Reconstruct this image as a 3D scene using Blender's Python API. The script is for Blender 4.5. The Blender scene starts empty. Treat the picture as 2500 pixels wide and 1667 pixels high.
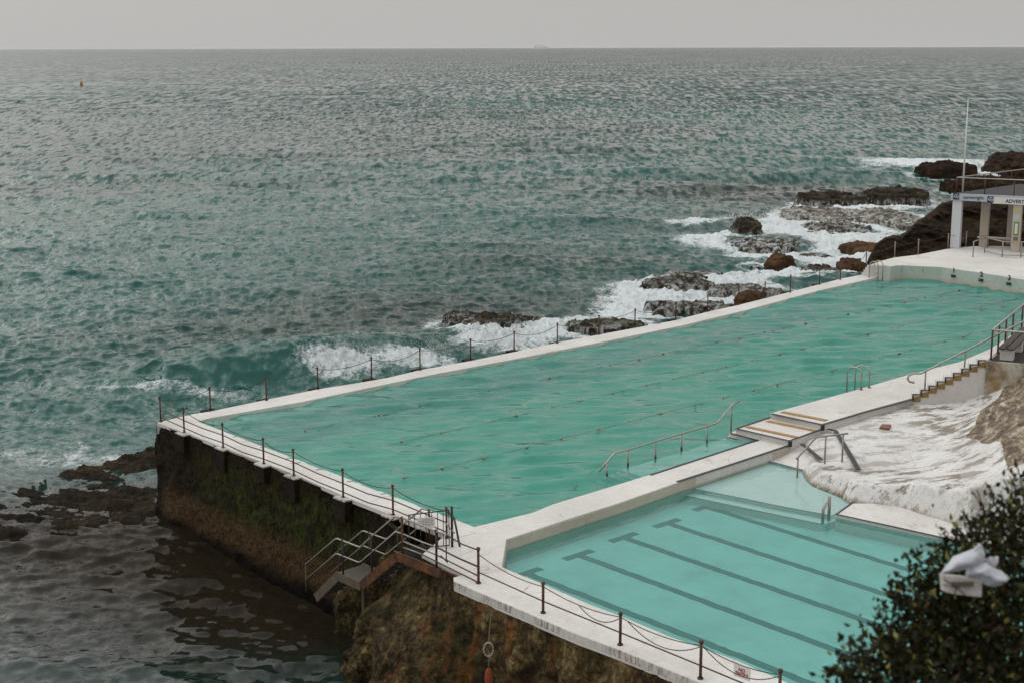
import bpy, math, random
import numpy as np
from mathutils import Vector, Matrix

random.seed(7)
SC = bpy.context.scene
COL = SC.collection
R = math.radians

# ------------------------------------------------------------------ camera
H = 13.4                       # eye height above the water of the pool (metres)
F = 3472.0                     # 50 mm lens over a 2500 px wide frame
PITCH = math.atan((833.5 - 117.2) / F)
ROLL = -0.0026
FW = np.array([0, math.cos(PITCH), -math.sin(PITCH)])
_u0 = np.array([0, math.sin(PITCH), math.cos(PITCH)])
_r0 = np.array([1.0, 0, 0])
RT = math.cos(ROLL) * _r0 + math.sin(ROLL) * _u0
UP = -math.sin(ROLL) * _r0 + math.cos(ROLL) * _u0
EYE = np.array([0, 0, H])


def ray(px, py):
    return FW * F + RT * (px - 1250.0) + UP * (833.5 - py)


def at(px, py, z=0.0):
    """Point of the horizontal plane z that is sighted at photo position (px, py)."""
    d = ray(px, py)
    return EYE + d * ((z - H) / d[2])


def at_dist(px, py, dist):
    d = ray(px, py)
    return EYE + d * (dist / F)


def proj(p):
    q = np.asarray(p) - EYE
    w = q @ FW
    return 1250 + F * (q @ RT) / w, 833.5 - F * (q @ UP) / w


def height_at(p, py):
    """Height above point p that is sighted at photo row py."""
    lo, hi = -15.0, 13.0
    for _ in range(50):
        m = (lo + hi) / 2
        if proj((p[0], p[1], m))[1] > py:
            lo = m
        else:
            hi = m
    return lo


def on_plane(px, py, p0, d):
    """Sight line meets the vertical plane through p0 with horizontal direction d."""
    n = np.array([-d[1], d[0], 0.0])
    r = ray(px, py)
    t = ((np.asarray(p0) - EYE) @ n) / (r @ n)
    return EYE + r * t


SEA = -3.5
DECK = 0.12
KID = -0.20
A1 = R(42.0)
E1 = np.array([math.cos(A1), math.sin(A1), 0.0])      # along the long pool, away
E2 = np.array([-math.sin(A1), math.cos(A1), 0.0])     # across the pool, to the sea


# ------------------------------------------------------------------ noise
def _hash(ix, iy, iz, seed):
    h = (ix.astype(np.int64) * 374761393 + iy.astype(np.int64) * 668265263 + iz * 2147483647 + seed * 974711) & 0xffffffff
    h = ((h ^ (h >> 13)) * 1274126177) & 0xffffffff
    h = ((h ^ (h >> 15)) * 2246822519) & 0xffffffff
    return ((h ^ (h >> 16)) & 0xffff) / 65535.0


def vnoise(x, y, seed=0):
    x = np.asarray(x, float); y = np.asarray(y, float)
    ix = np.floor(x); iy = np.floor(y)
    fx = x - ix; fy = y - iy
    fx = fx * fx * fx * (fx * (fx * 6 - 15) + 10); fy = fy * fy * fy * (fy * (fy * 6 - 15) + 10)
    a = _hash(ix, iy, 0, seed); b = _hash(ix + 1, iy, 0, seed)
    c = _hash(ix, iy + 1, 0, seed); d = _hash(ix + 1, iy + 1, 0, seed)
    return (a + (b - a) * fx) * (1 - fy) + (c + (d - c) * fx) * fy


def fbm(x, y, seed=0, oct=5, gain=0.5):
    s = 0; a = 1; t = 0
    c, sn = math.cos(0.6), math.sin(0.6)
    for i in range(oct):
        s = s + a * vnoise(x, y, seed + i * 17); t += a
        x, y = (x * c - y * sn) * 2.03 + 5.1, (x * sn + y * c) * 2.03 + 1.7
        a *= gain
    return s / t


def sstep(a, b, x):
    t = np.clip((x - a) / (b - a), 0, 1)
    return t * t * (3 - 2 * t)


def fbm3(p, s, seed):
    """cheap 3-D noise: three blended planes"""
    return (fbm(p[:, 0] * s, p[:, 1] * s, seed) + fbm(p[:, 1] * s + 7, p[:, 2] * s, seed + 5)
            + fbm(p[:, 2] * s + 3, p[:, 0] * s + 9, seed + 9)) / 3


# ------------------------------------------------------------------ materials
def sock(nt, v):
    return v


class NT:
    def __init__(self, name):
        self.m = bpy.data.materials.new(name); self.m.use_nodes = True
        self.t = self.m.node_tree; self.t.nodes.clear()
        self.out = self.t.nodes.new('ShaderNodeOutputMaterial')
        self._pos = None

    def n(self, typ, **kw):
        nd = self.t.nodes.new('ShaderNode' + typ)
        for k, v in kw.items():
            if k.startswith('i_'):
                self.put(nd.inputs[k[2:].replace('_', ' ')], v)
            else:
                setattr(nd, k, v)
        return nd

    def put(self, inp, v):
        if isinstance(v, bpy.types.NodeSocket):
            self.t.links.new(v, inp)
        elif isinstance(v, tuple) and len(v) == 3 and inp.type == 'RGBA':
            inp.default_value = (*v, 1)
        else:
            inp.default_value = v

    def pos(self):
        if self._pos is None:
            self._pos = self.n('NewGeometry').outputs['Position']
        return self._pos

    def map(self, scale=(1, 1, 1), rot=(0, 0, 0), vec=None):
        nd = self.n('Mapping'); nd.inputs['Scale'].default_value = scale; nd.inputs['Rotation'].default_value = rot
        self.put(nd.inputs['Vector'], vec or self.pos()); return nd.outputs[0]

    def noise(self, scale, detail=6, rough=.6, vec=None, dist=0):
        nd = self.n('TexNoise'); nd.inputs['Scale'].default_value = scale; nd.inputs['Detail'].default_value = detail
        nd.inputs['Roughness'].default_value = rough; nd.inputs['Distortion'].default_value = dist
        self.put(nd.inputs['Vector'], vec or self.pos()); return nd.outputs['Fac']

    def ramp(self, v, stops, interp='LINEAR'):
        nd = self.n('ValToRGB'); cr = nd.color_ramp; cr.interpolation = interp
        while len(cr.elements) < len(stops): cr.elements.new(0.5)
        for e, (p, c) in zip(cr.elements, stops):
            e.position = p; e.color = (*c, 1) if isinstance(c, tuple) else (c, c, c, 1)
        self.put(nd.inputs[0], v); return nd.outputs[0]

    def mix(self, f, a, b, mode='MIX'):
        nd = self.n('MixRGB', blend_type=mode); self.put(nd.inputs[0], f); self.put(nd.inputs[1], a); self.put(nd.inputs[2], b)
        return nd.outputs[0]

    def math(self, op, a, b=0.0, clamp=False):
        nd = self.n('Math', operation=op, use_clamp=clamp); self.put(nd.inputs[0], a); self.put(nd.inputs[1], b)
        return nd.outputs[0]

    def bump(self, h, strength=.5, dist=.05, normal=None):
        nd = self.n('Bump'); nd.inputs['Strength'].default_value = strength; nd.inputs['Distance'].default_value = dist
        self.put(nd.inputs['Height'], h)
        if normal: self.put(nd.inputs['Normal'], normal)
        return nd.outputs[0]

    def slopes(self, layers, lean=None):
        """surface normal tilted by vector noise: small ripples whose steepness does not fade with distance"""
        g = self.n('NewGeometry').outputs['Normal']; acc = g
        if lean:      # steeper shoreward faces of the far waves
            cx = self.n('CombineXYZ'); self.put(cx.inputs[1], lean); ad = self.n('VectorMath', operation='ADD')
            self.put(ad.inputs[0], acc); self.put(ad.inputs[1], cx.outputs[0]); acc = ad.outputs[0]
        for sc, det, rgh, k, mp in layers:
            nd = self.n('TexNoise'); nd.inputs['Scale'].default_value = sc; nd.inputs['Detail'].default_value = det; nd.inputs['Roughness'].default_value = rgh
            self.put(nd.inputs['Vector'], mp)
            sb = self.n('VectorMath', operation='SUBTRACT'); self.put(sb.inputs[0], nd.outputs['Color']); sb.inputs[1].default_value = (.5, .5, .5)
            ml = self.n('VectorMath', operation='MULTIPLY'); self.put(ml.inputs[0], sb.outputs[0]); 
            if isinstance(k, tuple):
                cx = self.n('CombineXYZ'); self.put(cx.inputs[0], self.math('MULTIPLY', k[1], k[0] * .7)); self.put(cx.inputs[1], self.math('MULTIPLY', k[1], k[0])); self.put(ml.inputs[1], cx.outputs[0])
            else:
                ml.inputs[1].default_value = (k * .7, k, 0)
            ad = self.n('VectorMath', operation='ADD'); self.put(ad.inputs[0], acc); self.put(ad.inputs[1], ml.outputs[0]); acc = ad.outputs[0]
        nm = self.n('VectorMath', operation='NORMALIZE'); self.put(nm.inputs[0], acc); return nm.outputs[0]

    def bsdf(self, col, rough=.6, metal=0, normal=None, spec=.5, ior=1.45):
        nd = self.n('BsdfPrincipled'); self.put(nd.inputs['Base Color'], col); self.put(nd.inputs['Roughness'], rough)
        self.put(nd.inputs['Metallic'], metal); nd.inputs['Specular IOR Level'].default_value = spec; nd.inputs['IOR'].default_value = ior
        if normal: self.put(nd.inputs['Normal'], normal)
        return nd.outputs[0]

    def done(self, surf=None, vol=None):
        if surf: self.t.links.new(surf, self.out.inputs['Surface'])
        if vol: self.t.links.new(vol, self.out.inputs['Volume'])
        return self.m


def attr(t, name):
    nd = t.n('Attribute'); nd.attribute_name = name; nd.attribute_type = 'GEOMETRY'
    return nd.outputs['Color']


M = {}


def mat_paint(name, base=(.60, .59, .565), dirt=.5, streak=False):
    t = NT(name)
    big = t.noise(.35, 5, .6)
    c = t.mix(t.ramp(big, [(.35, 0.0), (.7, 1.0)]), base, tuple(x * f for x, f in zip(base, (.80, .79, .78))))
    fine = t.noise(6, 8, .7)
    c = t.mix(t.ramp(fine, [(.42, 0.0), (.8, .5)]), c, (base[0] * .62, base[1] * .57, base[2] * .50))
    # warm rust-like stains in blotches
    st = t.math('MULTIPLY', t.ramp(t.noise(.9, 6, .65), [(.56, 0.0), (.68, 1.0)]), t.ramp(t.noise(7, 5, .7), [(.45, 0.0), (.65, 1.0)]))
    c = t.mix(t.math('MULTIPLY', st, dirt), c, (.26, .19, .12))
    # dark specks and hair cracks
    vo = t.n('TexVoronoi'); vo.feature = 'DISTANCE_TO_EDGE'; t.put(vo.inputs['Vector'], t.map((1, 1, 1))); vo.inputs['Scale'].default_value = .9
    cr = t.math('MULTIPLY', t.ramp(vo.outputs['Distance'], [(.0, 1.0), (.012, 0.0)]), t.ramp(t.noise(.6, 3, .5), [(.55, 0.0), (.65, 1.0)]))
    sp = t.math('MULTIPLY', t.ramp(t.noise(22, 3, .6), [(.68, 0.0), (.72, 1.0)]), t.ramp(t.noise(.7, 4, .6), [(.5, 0.0), (.62, 1.0)]))
    c = t.mix(t.math('MULTIPLY', t.math('MAXIMUM', cr, sp), .75), c, (.06, .045, .03))
    if streak:
        se = t.math('MULTIPLY', t.ramp(t.noise(9, 8, .8, t.map((1, 1, .25))), [(.47, 0.0), (.56, 1.0)]), t.ramp(t.noise(.8, 5, .7), [(.40, .15), (.6, 1.0)]))
        c = t.mix(t.math('MULTIPLY', se, .9), c, (.075, .060, .040))
    b = t.bump(t.math('ADD', fine, t.math('MULTIPLY', big, .6)), .35, .02)
    M[name] = t.done(t.bsdf(c, t.ramp(big, [(.3, .45), (.7, .7)]), normal=b))


mat_paint('white_paint', dirt=.8)
mat_paint('white_edge', (.52, .50, .47), .7, True)
mat_paint('cream_pillar', (.50, .44, .37), .2)
mat_paint('seaglass_wall', (.44, .50, .46), .2)


def mat_plain(name, col, rough=.5, metal=0, var=.25, sc=8, spec=.5):
    t = NT(name)
    c = t.mix(t.ramp(t.noise(sc, 6, .65), [(.3, 0.0), (.7, 1.0)]), col, tuple(x * (1 - var) for x in col))
    M[name] = t.done(t.bsdf(c, rough, metal, t.bump(t.noise(sc * 4, 4, .6), .2, .005), spec))


mat_plain('black_edge', (.022, .021, .019), .55, 0, .4)
mat_plain('ochre_stripe', (.36, .21, .07), .75, 0, .45, 14)
mat_plain('yellow_riser', (.30, .19, .065), .7, 0, .5, 9)
mat_plain('steel_rail', (.38, .36, .33), .35, .75, .3, 12)
mat_plain('galvanised', (.34, .32, .29), .45, .6, .45, 15)
mat_plain('dark_iron', (.045, .032, .024), .65, .2, .5, 20)
mat_plain('grate', (.030, .026, .022), .6, .3, .4, 20)
mat_plain('pillar_white', (.58, .60, .62), .6, 0, .1)
mat_plain('fascia', (.42, .45, .49), .6, 0, .08)
mat_plain('navy', (.010, .035, .075), .5, 0, .1)
mat_plain('navy_text', (.015, .04, .08), .5, 0, .1)
mat_plain('grey_text', (.12, .11, .12), .6, 0, .1)
mat_plain('sign_white', (.62, .60, .58), .5, 0, .08)
mat_plain('sign_red', (.28, .012, .012), .5, 0, .1)
mat_plain('sign_green', (.10, .28, .07), .5, 0, .3, 20)
mat_plain('sign_yellow', (.48, .45, .10), .5, 0, .2, 20)
mat_plain('roof_felt', (.042, .042, .042), .9, 0, .4, 3)
mat_plain('timber', (.055, .042, .032), .7, 0, .5, 6)
mat_plain('float_buoy', (.32, .20, .09), .5, 0, .4, 30)
mat_plain('float_dark', (.16, .09, .05), .5, 0, .4, 30)
mat_plain('rope', (.16, .15, .09), .9, 0, .5, 30)
mat_plain('orange_foam', (.30, .050, .015), .85, 0, .85, 22)
mat_plain('buoy_yellow', (.55, .27, .03), .5, 0, .1)
mat_plain('ship_paint', (.80, .79, .76), .7, 0, .05, .02)
mat_plain('stain_rust', (.30, .11, .03), .9, 0, .5, 10)
mat_plain('dark_floor', (.030, .024, .020), .9, 0, .5, 5)
mat_plain('bark', (.035, .026, .018), .9, 0, .4, 20)
mat_plain('soil', (.030, .026, .016), .95, 0, .5, 3)
mat_plain('lane_paint', (.004, .12, .12), .7, 0, .5, 5)
mat_plain('hatch_iron', (.26, .13, .08), .8, .1, .7, 14)


def mat_rusty():
    t = NT('rusty_pipe')
    n = t.noise(9, 8, .7)
    c = t.ramp(n, [(.3, (.030, .018, .012)), (.52, (.075, .032, .017)), (.68, (.16, .060, .022)), (.8, (.20, .14, .10))])
    M['rusty_pipe'] = t.done(t.bsdf(c, .65, .15, t.bump(n, .3, .01)))
    t = NT('rusty_beam')
    n = t.noise(2.5, 8, .7)
    c = t.ramp(n, [(.3, (.022, .012, .008)), (.5, (.070, .028, .010)), (.62, (.15, .055, .014)), (.8, (.09, .07, .05))])
    M['rusty_beam'] = t.done(t.bsdf(c, .75, .1, t.bump(n, .3, .02)))
    t = NT('stair_beam')
    n = t.noise(3.5, 8, .7)
    c = t.ramp(n, [(.3, (.05, .04, .028)), (.55, (.10, .08, .055)), (.75, (.15, .10, .05))])
    M['stair_beam'] = t.done(t.bsdf(c, .75, .1, t.bump(n, .3, .02)))


mat_rusty()


def mat_rock(name, cols, scale=1.0, wet=.0, moss=None, strata=0.0, bumpd=.08, rough=.9, streak=0.0, wash=0.0):
    t = NT(name)
    v = t.map((1, 1, 1 + strata * 3))
    n1 = t.noise(.8 * scale, 10, .68, v, .3)
    n2 = t.noise(5 * scale, 8, .75, v)
    mixn = t.math('ADD', t.math('MULTIPLY', n1, .6), t.math('MULTIPLY', n2, .4))
    c = t.ramp(mixn, [(.38, cols[0]), (.47, cols[1]), (.55, cols[2]), (.64, cols[3])])
    vo = t.n('TexVoronoi'); vo.feature = 'F1'; t.put(vo.inputs['Vector'], v); vo.inputs['Scale'].default_value = 7 * scale
    pit = t.ramp(vo.outputs['Distance'], [(.05, 0.0), (.35, 1.0)])
    c = t.mix(t.math('MULTIPLY', t.ramp(t.noise(11 * scale, 9, .85), [(.5, 0.0), (.60, 1.0)]), .85), c, cols[0])
    if moss:
        mk = t.math('MULTIPLY', t.ramp(t.noise(.5, 6, .7), [(.46, 0.0), (.60, 1.0)]), t.ramp(t.noise(9, 8, .8), [(.44, 0.0), (.6, 1.0)]))
        c = t.mix(mk, c, moss)
    if streak:
        sk = t.ramp(t.noise(1.3, 6, .6, t.map((1, 1, .15))), [(.56, 0.0), (.68, streak)])
        c = t.mix(sk, c, (.16, .055, .012))
    if wash:      # thin white water draining off the low parts
        sz = t.n('SeparateXYZ'); t.put(sz.inputs[0], t.pos())
        hz = t.math('MULTIPLY', t.math('SUBTRACT', -3.5 + wash, sz.outputs[2]), 1.6 / wash, True)
        wn = t.ramp(t.noise(1.5, 9, .78, t.map((1, 1, .5)), .8), [(.47, 0.0), (.60, 1.0)])
        c = t.mix(t.math('MULTIPLY', hz, wn), c, (.50, .52, .51))
    ww = t.ramp(t.noise(1.5, 5, .6), [(.45, rough), (.65, max(.15, rough - wet))])
    b = t.bump(n2, .8, bumpd, t.bump(n1, .6, bumpd * 3))
    b = t.bump(pit, .5, bumpd * .7, b)
    M[name] = t.done(t.bsdf(c, ww, 0, b, .18))


mat_rock('cliff_rock', ((.005, .003, .0013), (.026, .016, .006), (.105, .074, .028), (.30, .225, .105)), 1.1, .3, (.03, .034, .008), bumpd=.10, streak=.7)
mat_rock('wall_moss', ((.0035, .0022, .0014), (.011, .007, .004), (.022, .015, .006), (.055, .035, .013)), .9, .1, None, bumpd=.07)
mat_rock('sea_rock', ((.0045, .003, .002), (.015, .0095, .005), (.038, .026, .012), (.12, .088, .048)), 1.1, .6, (.045, .043, .008), .5, bumpd=.12, rough=.75, wash=.85)
mat_rock('headland_rock', ((.005, .003, .0015), (.016, .009, .004), (.034, .019, .008), (.12, .066, .022)), .6, .2, None, 1.0, bumpd=.15)
mat_rock('brown_rock', ((.020, .011, .006), (.055, .028, .013), (.10, .055, .024), (.15, .085, .04)), .5, .2, None, .5, bumpd=.08)
mat_rock('flat_rock', ((.018, .013, .008), (.060, .045, .028), (.11, .088, .058), (.17, .145, .105)), .4, .6, (.06, .055, .015), 1.5, bumpd=.06, rough=.7, wash=1.0)


def mat_end_wall():
    """the pool's end wall: black and brown growth, green weed in the upper middle, reddish weed band below"""
    t = NT('weedy_wall')
    n2 = t.noise(6, 8, .8); n1 = t.noise(1.1, 8, .7)
    base = t.ramp(n1, [(.40, (.0035, .0022, .0014)), (.56, (.012, .008, .004)), (.7, (.034, .024, .010))])
    base = t.mix(t.ramp(n2, [(.45, 0.0), (.62, .8)]), base, (.032, .024, .013))
    a = t.n('SeparateColor'); t.put(a.inputs[0], attr(t, 'weed'))
    g = t.math('MULTIPLY', a.outputs[0], t.ramp(t.noise(4.5, 9, .85, t.map((1, 1, .45))), [(.47, 0.0), (.60, 1.0)]))
    gc = t.ramp(t.noise(16, 4, .8), [(.35, (.012, .018, .003)), (.65, (.070, .098, .014))])
    c = t.mix(g, base, gc)
    r = t.math('MULTIPLY', a.outputs[1], t.ramp(t.noise(10, 8, .85), [(.42, 0.0), (.60, 1.0)]))
    c = t.mix(r, c, t.ramp(t.noise(20, 5, .8), [(.35, (.022, .012, .005)), (.65, (.150, .090, .038))]))
    c = t.mix(a.outputs[2], c, (.0035, .0025, .0015))
    b = t.bump(n2, .9, .09, t.bump(n1, .5, .2))
    M['weedy_wall'] = t.done(t.bsdf(c, .85, 0, b, .1))


mat_end_wall()


def mat_ground():
    """natural rock: painted white, bare brown where the attribute says so"""
    t = NT('painted_rock')
    a = t.n('SeparateColor'); t.put(a.inputs[0], attr(t, 'bare'))
    big = t.noise(.6, 6, .6)
    w = t.mix(t.ramp(big, [(.35, 0.0), (.7, 1.0)]), (.60, .60, .59), (.49, .475, .45))
    v = t.map((1.0, 1.7, 1.0), (0, 0, R(-12)))
    gr = t.math('MULTIPLY', t.ramp(t.noise(.9, 12, .74, v), [(.50, 0.0), (.55, 1.0)]), t.math('MULTIPLY', a.outputs[1], 1.5, True))
    w = t.mix(gr, w, (.19, .165, .13))
    ck = t.math('MULTIPLY', t.ramp(t.noise(2.2, 8, .7, v, .6), [(.490, 0.0), (.5, 1.0), (.510, 0.0)]), t.ramp(t.noise(1.1, 4, .5), [(.44, 0.0), (.52, 1.0)]))
    w = t.mix(t.math('MULTIPLY', ck, .9), w, (.055, .045, .03))
    pit = t.math('MULTIPLY', t.ramp(t.noise(6, 8, .8, v), [(.58, 0.0), (.62, 1.0)]), a.outputs[1])
    w = t.mix(t.math('MULTIPLY', pit, .8), w, (.05, .04, .03))
    v2 = t.map((.7, .7, 3.5))
    br = t.ramp(t.noise(1.8, 10, .75, v2, .5), [(.36, (.018, .012, .007)), (.46, (.085, .058, .034)), (.54, (.20, .155, .10)), (.64, (.42, .38, .31))])
    bf = t.ramp(t.math('ADD', a.outputs[0], t.math('MULTIPLY', t.math('SUBTRACT', t.noise(1.6, 9, .75), .5), 1.5)), [(.46, 0.0), (.54, 1.0)])
    c = t.mix(bf, w, br)
    wet = t.math('MULTIPLY', a.outputs[2], t.ramp(t.noise(3, 6, .7), [(.42, .25), (.50, 1.0)]))
    c = t.mix(wet, c, t.ramp(t.noise(11, 5, .75), [(.38, (.018, .012, .006)), (.6, (.34, .19, .07))]))
    b = t.bump(t.noise(3, 9, .8), .35, .03)
    M['painted_rock'] = t.done(t.bsdf(c, .75, 0, b))
    t = NT('terrace_wall')
    c = t.ramp(t.noise(1.0, 9, .7, None, .4), [(.34, (.06, .045, .028)), (.46, (.20, .165, .115)), (.54, (.34, .31, .25)), (.66, (.50, .48, .43))])
    oc = t.ramp(t.noise(.7, 5, .6), [(.55, 0.0), (.64, .8)])
    c = t.mix(oc, c, (.24, .14, .045))
    c = t.mix(t.ramp(t.noise(7, 7, .8), [(.58, 0.0), (.66, .8)]), c, (.03, .022, .014))
    M['terrace_wall'] = t.done(t.bsdf(c, .85, 0, t.bump(t.noise(3, 8, .75), .7, .08)))


mat_ground()


def mat_sea():
    t = NT('sea_water')
    a = t.n('SeparateColor'); t.put(a.inputs[0], attr(t, 'tint'))      # r foam, g teal, b brown bed plus painted-in loss of sky reflection
    cam = (.004, .012, .0115)
    c = t.mix(a.outputs[1], cam, (.002, .064, .052))
    c = t.mix(a.outputs[2], c, (.016, .012, .007))
    # ripples too small for the mesh
    v1 = t.map((1.0, .85, 1.0), (0, 0, R(8)))
    v2 = t.map((.9, .9, 1.0), (0, 0, R(-16)))
    ch = t.n('SeparateColor'); t.put(ch.inputs[0], attr(t, 'chop'))
    f0 = t.map((1.5, .62, 1.0), (0, 0, R(10))); f1 = t.map((1.0, .26, 1.0)); f2 = t.map((.42, .050, 1.0))
    nb = t.slopes([(2.3, 2, .55, .40, v1), (.35, 2, .55, .35, v2), (1.0, 3, .6, (1.8, ch.outputs[2]), f0), (1.0, 3, .6, (2.4, ch.outputs[0]), f1), (1.0, 3, .6, (2.2, ch.outputs[1]), f2), (.03, 3, .6, (.6, ch.outputs[1]), v2)],
                  t.math('ADD', t.math('MULTIPLY', ch.outputs[0], -.09), t.math('MULTIPLY', ch.outputs[1], -.20)))
    water = t.bsdf(c, .06, 0, nb, .5, 1.33)
    t.put(water.node.inputs['Specular IOR Level'], t.math('SUBTRACT', .47, t.math('MULTIPLY', a.outputs[2], .42)))  # sky reflection cut where b is high: vignette-like darkening put into the material
    # foam lace
    f = a.outputs[0]
    l1 = t.noise(1.7, 9, .75, t.map((1, .6, 1)), 1.0)
    l2 = t.noise(7, 6, .75)
    lace = t.math('ADD', t.math('MULTIPLY', l1, .7), t.math('MULTIPLY', l2, .3))
    web = t.math('MULTIPLY', t.ramp(t.noise(.9, 5, .6, None, 1.4), [(.445, 0.0), (.5, 1.0), (.555, 0.0)]), t.ramp(l2, [(.3, .3), (.6, 1.0)]))
    fm = t.ramp(t.math('MULTIPLY', f, t.math('ADD', t.math('ADD', t.math('MULTIPLY', t.math('SUBTRACT', lace, .5), 4.0), .95), t.math('MULTIPLY', web, .45))), [(.34, 0.0), (.78, 1.0)])
    fm = t.math('MULTIPLY', fm, t.ramp(f, [(.04, 0.0), (.20, 1.0)]))
    fcol = t.mix(t.ramp(l2, [(.3, 0.0), (.7, 1.0)]), (.46, .54, .55), (.78, .80, .80))
    foam = t.bsdf(fcol, .9, 0, t.bump(l1, .8, .35), .1)
    ms = t.n('MixShader'); t.put(ms.inputs[0], fm); t.put(ms.inputs[1], water); t.put(ms.inputs[2], foam)
    M['sea_water'] = t.done(ms.outputs[0])


mat_sea()


def mat_pool(name, turbid, milk, absorb, dens, bstr, bsc, rough=.04):
    t = NT(name)
    v1 = t.map((.45, 1.5, 1.0), (0, 0, R(6)))
    nb = t.slopes([(bsc, 3, .6, bstr, v1), (bsc * .35, 2, .5, bstr * .6, v1)])
    fr = t.n('Fresnel'); fr.inputs['IOR'].default_value = 1.33; t.put(fr.inputs['Normal'], nb)
    tr = t.n('BsdfTransparent')
    df = t.n('BsdfDiffuse'); t.put(df.inputs['Color'], milk)
    gl = t.n('BsdfGlossy'); gl.inputs['Roughness'].default_value = rough; t.put(gl.inputs['Normal'], nb)
    m1 = t.n('MixShader'); m1.inputs[0].default_value = turbid
    t.put(m1.inputs[1], tr.outputs[0]); t.put(m1.inputs[2], df.outputs[0])
    m2 = t.n('MixShader'); t.put(m2.inputs[0], fr.outputs[0]); t.put(m2.inputs[1], m1.outputs[0]); t.put(m2.inputs[2], gl.outputs[0])
    va = t.n('VolumeAbsorption'); t.put(va.inputs['Color'], absorb); va.inputs['Density'].default_value = dens
    M[name] = t.done(m2.outputs[0], va.outputs[0])


mat_pool('main_pool_water', .44, (.110, .410, .335), (.08, .84, .74), .85, .60, 2.2)
mat_pool('kids_pool_water', .16, (.12, .47, .42), (.10, .86, .80), .62, .14, 3.5)
mat_plain('pool_floor', (.50, .64, .61), .8, 0, .28, .8)
mat_plain('ledge_floor', (.66, .70, .67), .8, 0, .10, 2.0)


def mat_leaf():
    t = NT('leaf')
    a = attr(t, 'leafcol')
    b = t.bsdf(a, .55, 0, None, .18)
    tl = t.n('BsdfTranslucent'); t.put(tl.inputs['Color'], a)
    ms = t.n('MixShader'); ms.inputs[0].default_value = .2; t.put(ms.inputs[1], b); t.put(ms.inputs[2], tl.outputs[0])
    M['leaf'] = t.done(ms.outputs[0])
    t = NT('bag_plastic')
    n = t.noise(14, 5, .6)
    c = t.mix(n, (.60, .62, .66), (.50, .53, .58))
    b = t.bsdf(c, .4, 0, t.bump(t.noise(25, 6, .7), .5, .01), .5)
    tl = t.n('BsdfTranslucent'); t.put(tl.inputs['Color'], c)
    ms = t.n('MixShader'); ms.inputs[0].default_value = .25; t.put(ms.inputs[1], b); t.put(ms.inputs[2], tl.outputs[0])
    M['bag_plastic'] = t.done(ms.outputs[0])
    mat_plain('bag_paper', (.52, .49, .46), .8, 0, .35, 12)
    mat_plain('bag_print', (.14, .12, .08), .8, 0, .5, 40)


mat_leaf()


# ------------------------------------------------------------------ mesh building
def tag(o, label=None, cat=None, group=None, kind=None):
    if label: o['label'] = label
    if cat: o['category'] = cat
    if group: o['group'] = group
    if kind: o['kind'] = kind
    return o


ORG = {}


def thing(name, loc, label, cat, group=None):
    o = bpy.data.objects.new(name, None); COL.objects.link(o)
    o.location = tuple(float(v) for v in loc); o.empty_display_size = .2
    ORG[o.name] = np.array(o.location)
    return tag(o, label, cat, group)


def link(name, me, mat, parent=None, mats=None):
    o = bpy.data.objects.new(name, me); COL.objects.link(o)
    for m in (mats or [mat]): me.materials.append(M[m])
    if parent is not None: o.parent = parent
    return o


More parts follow.
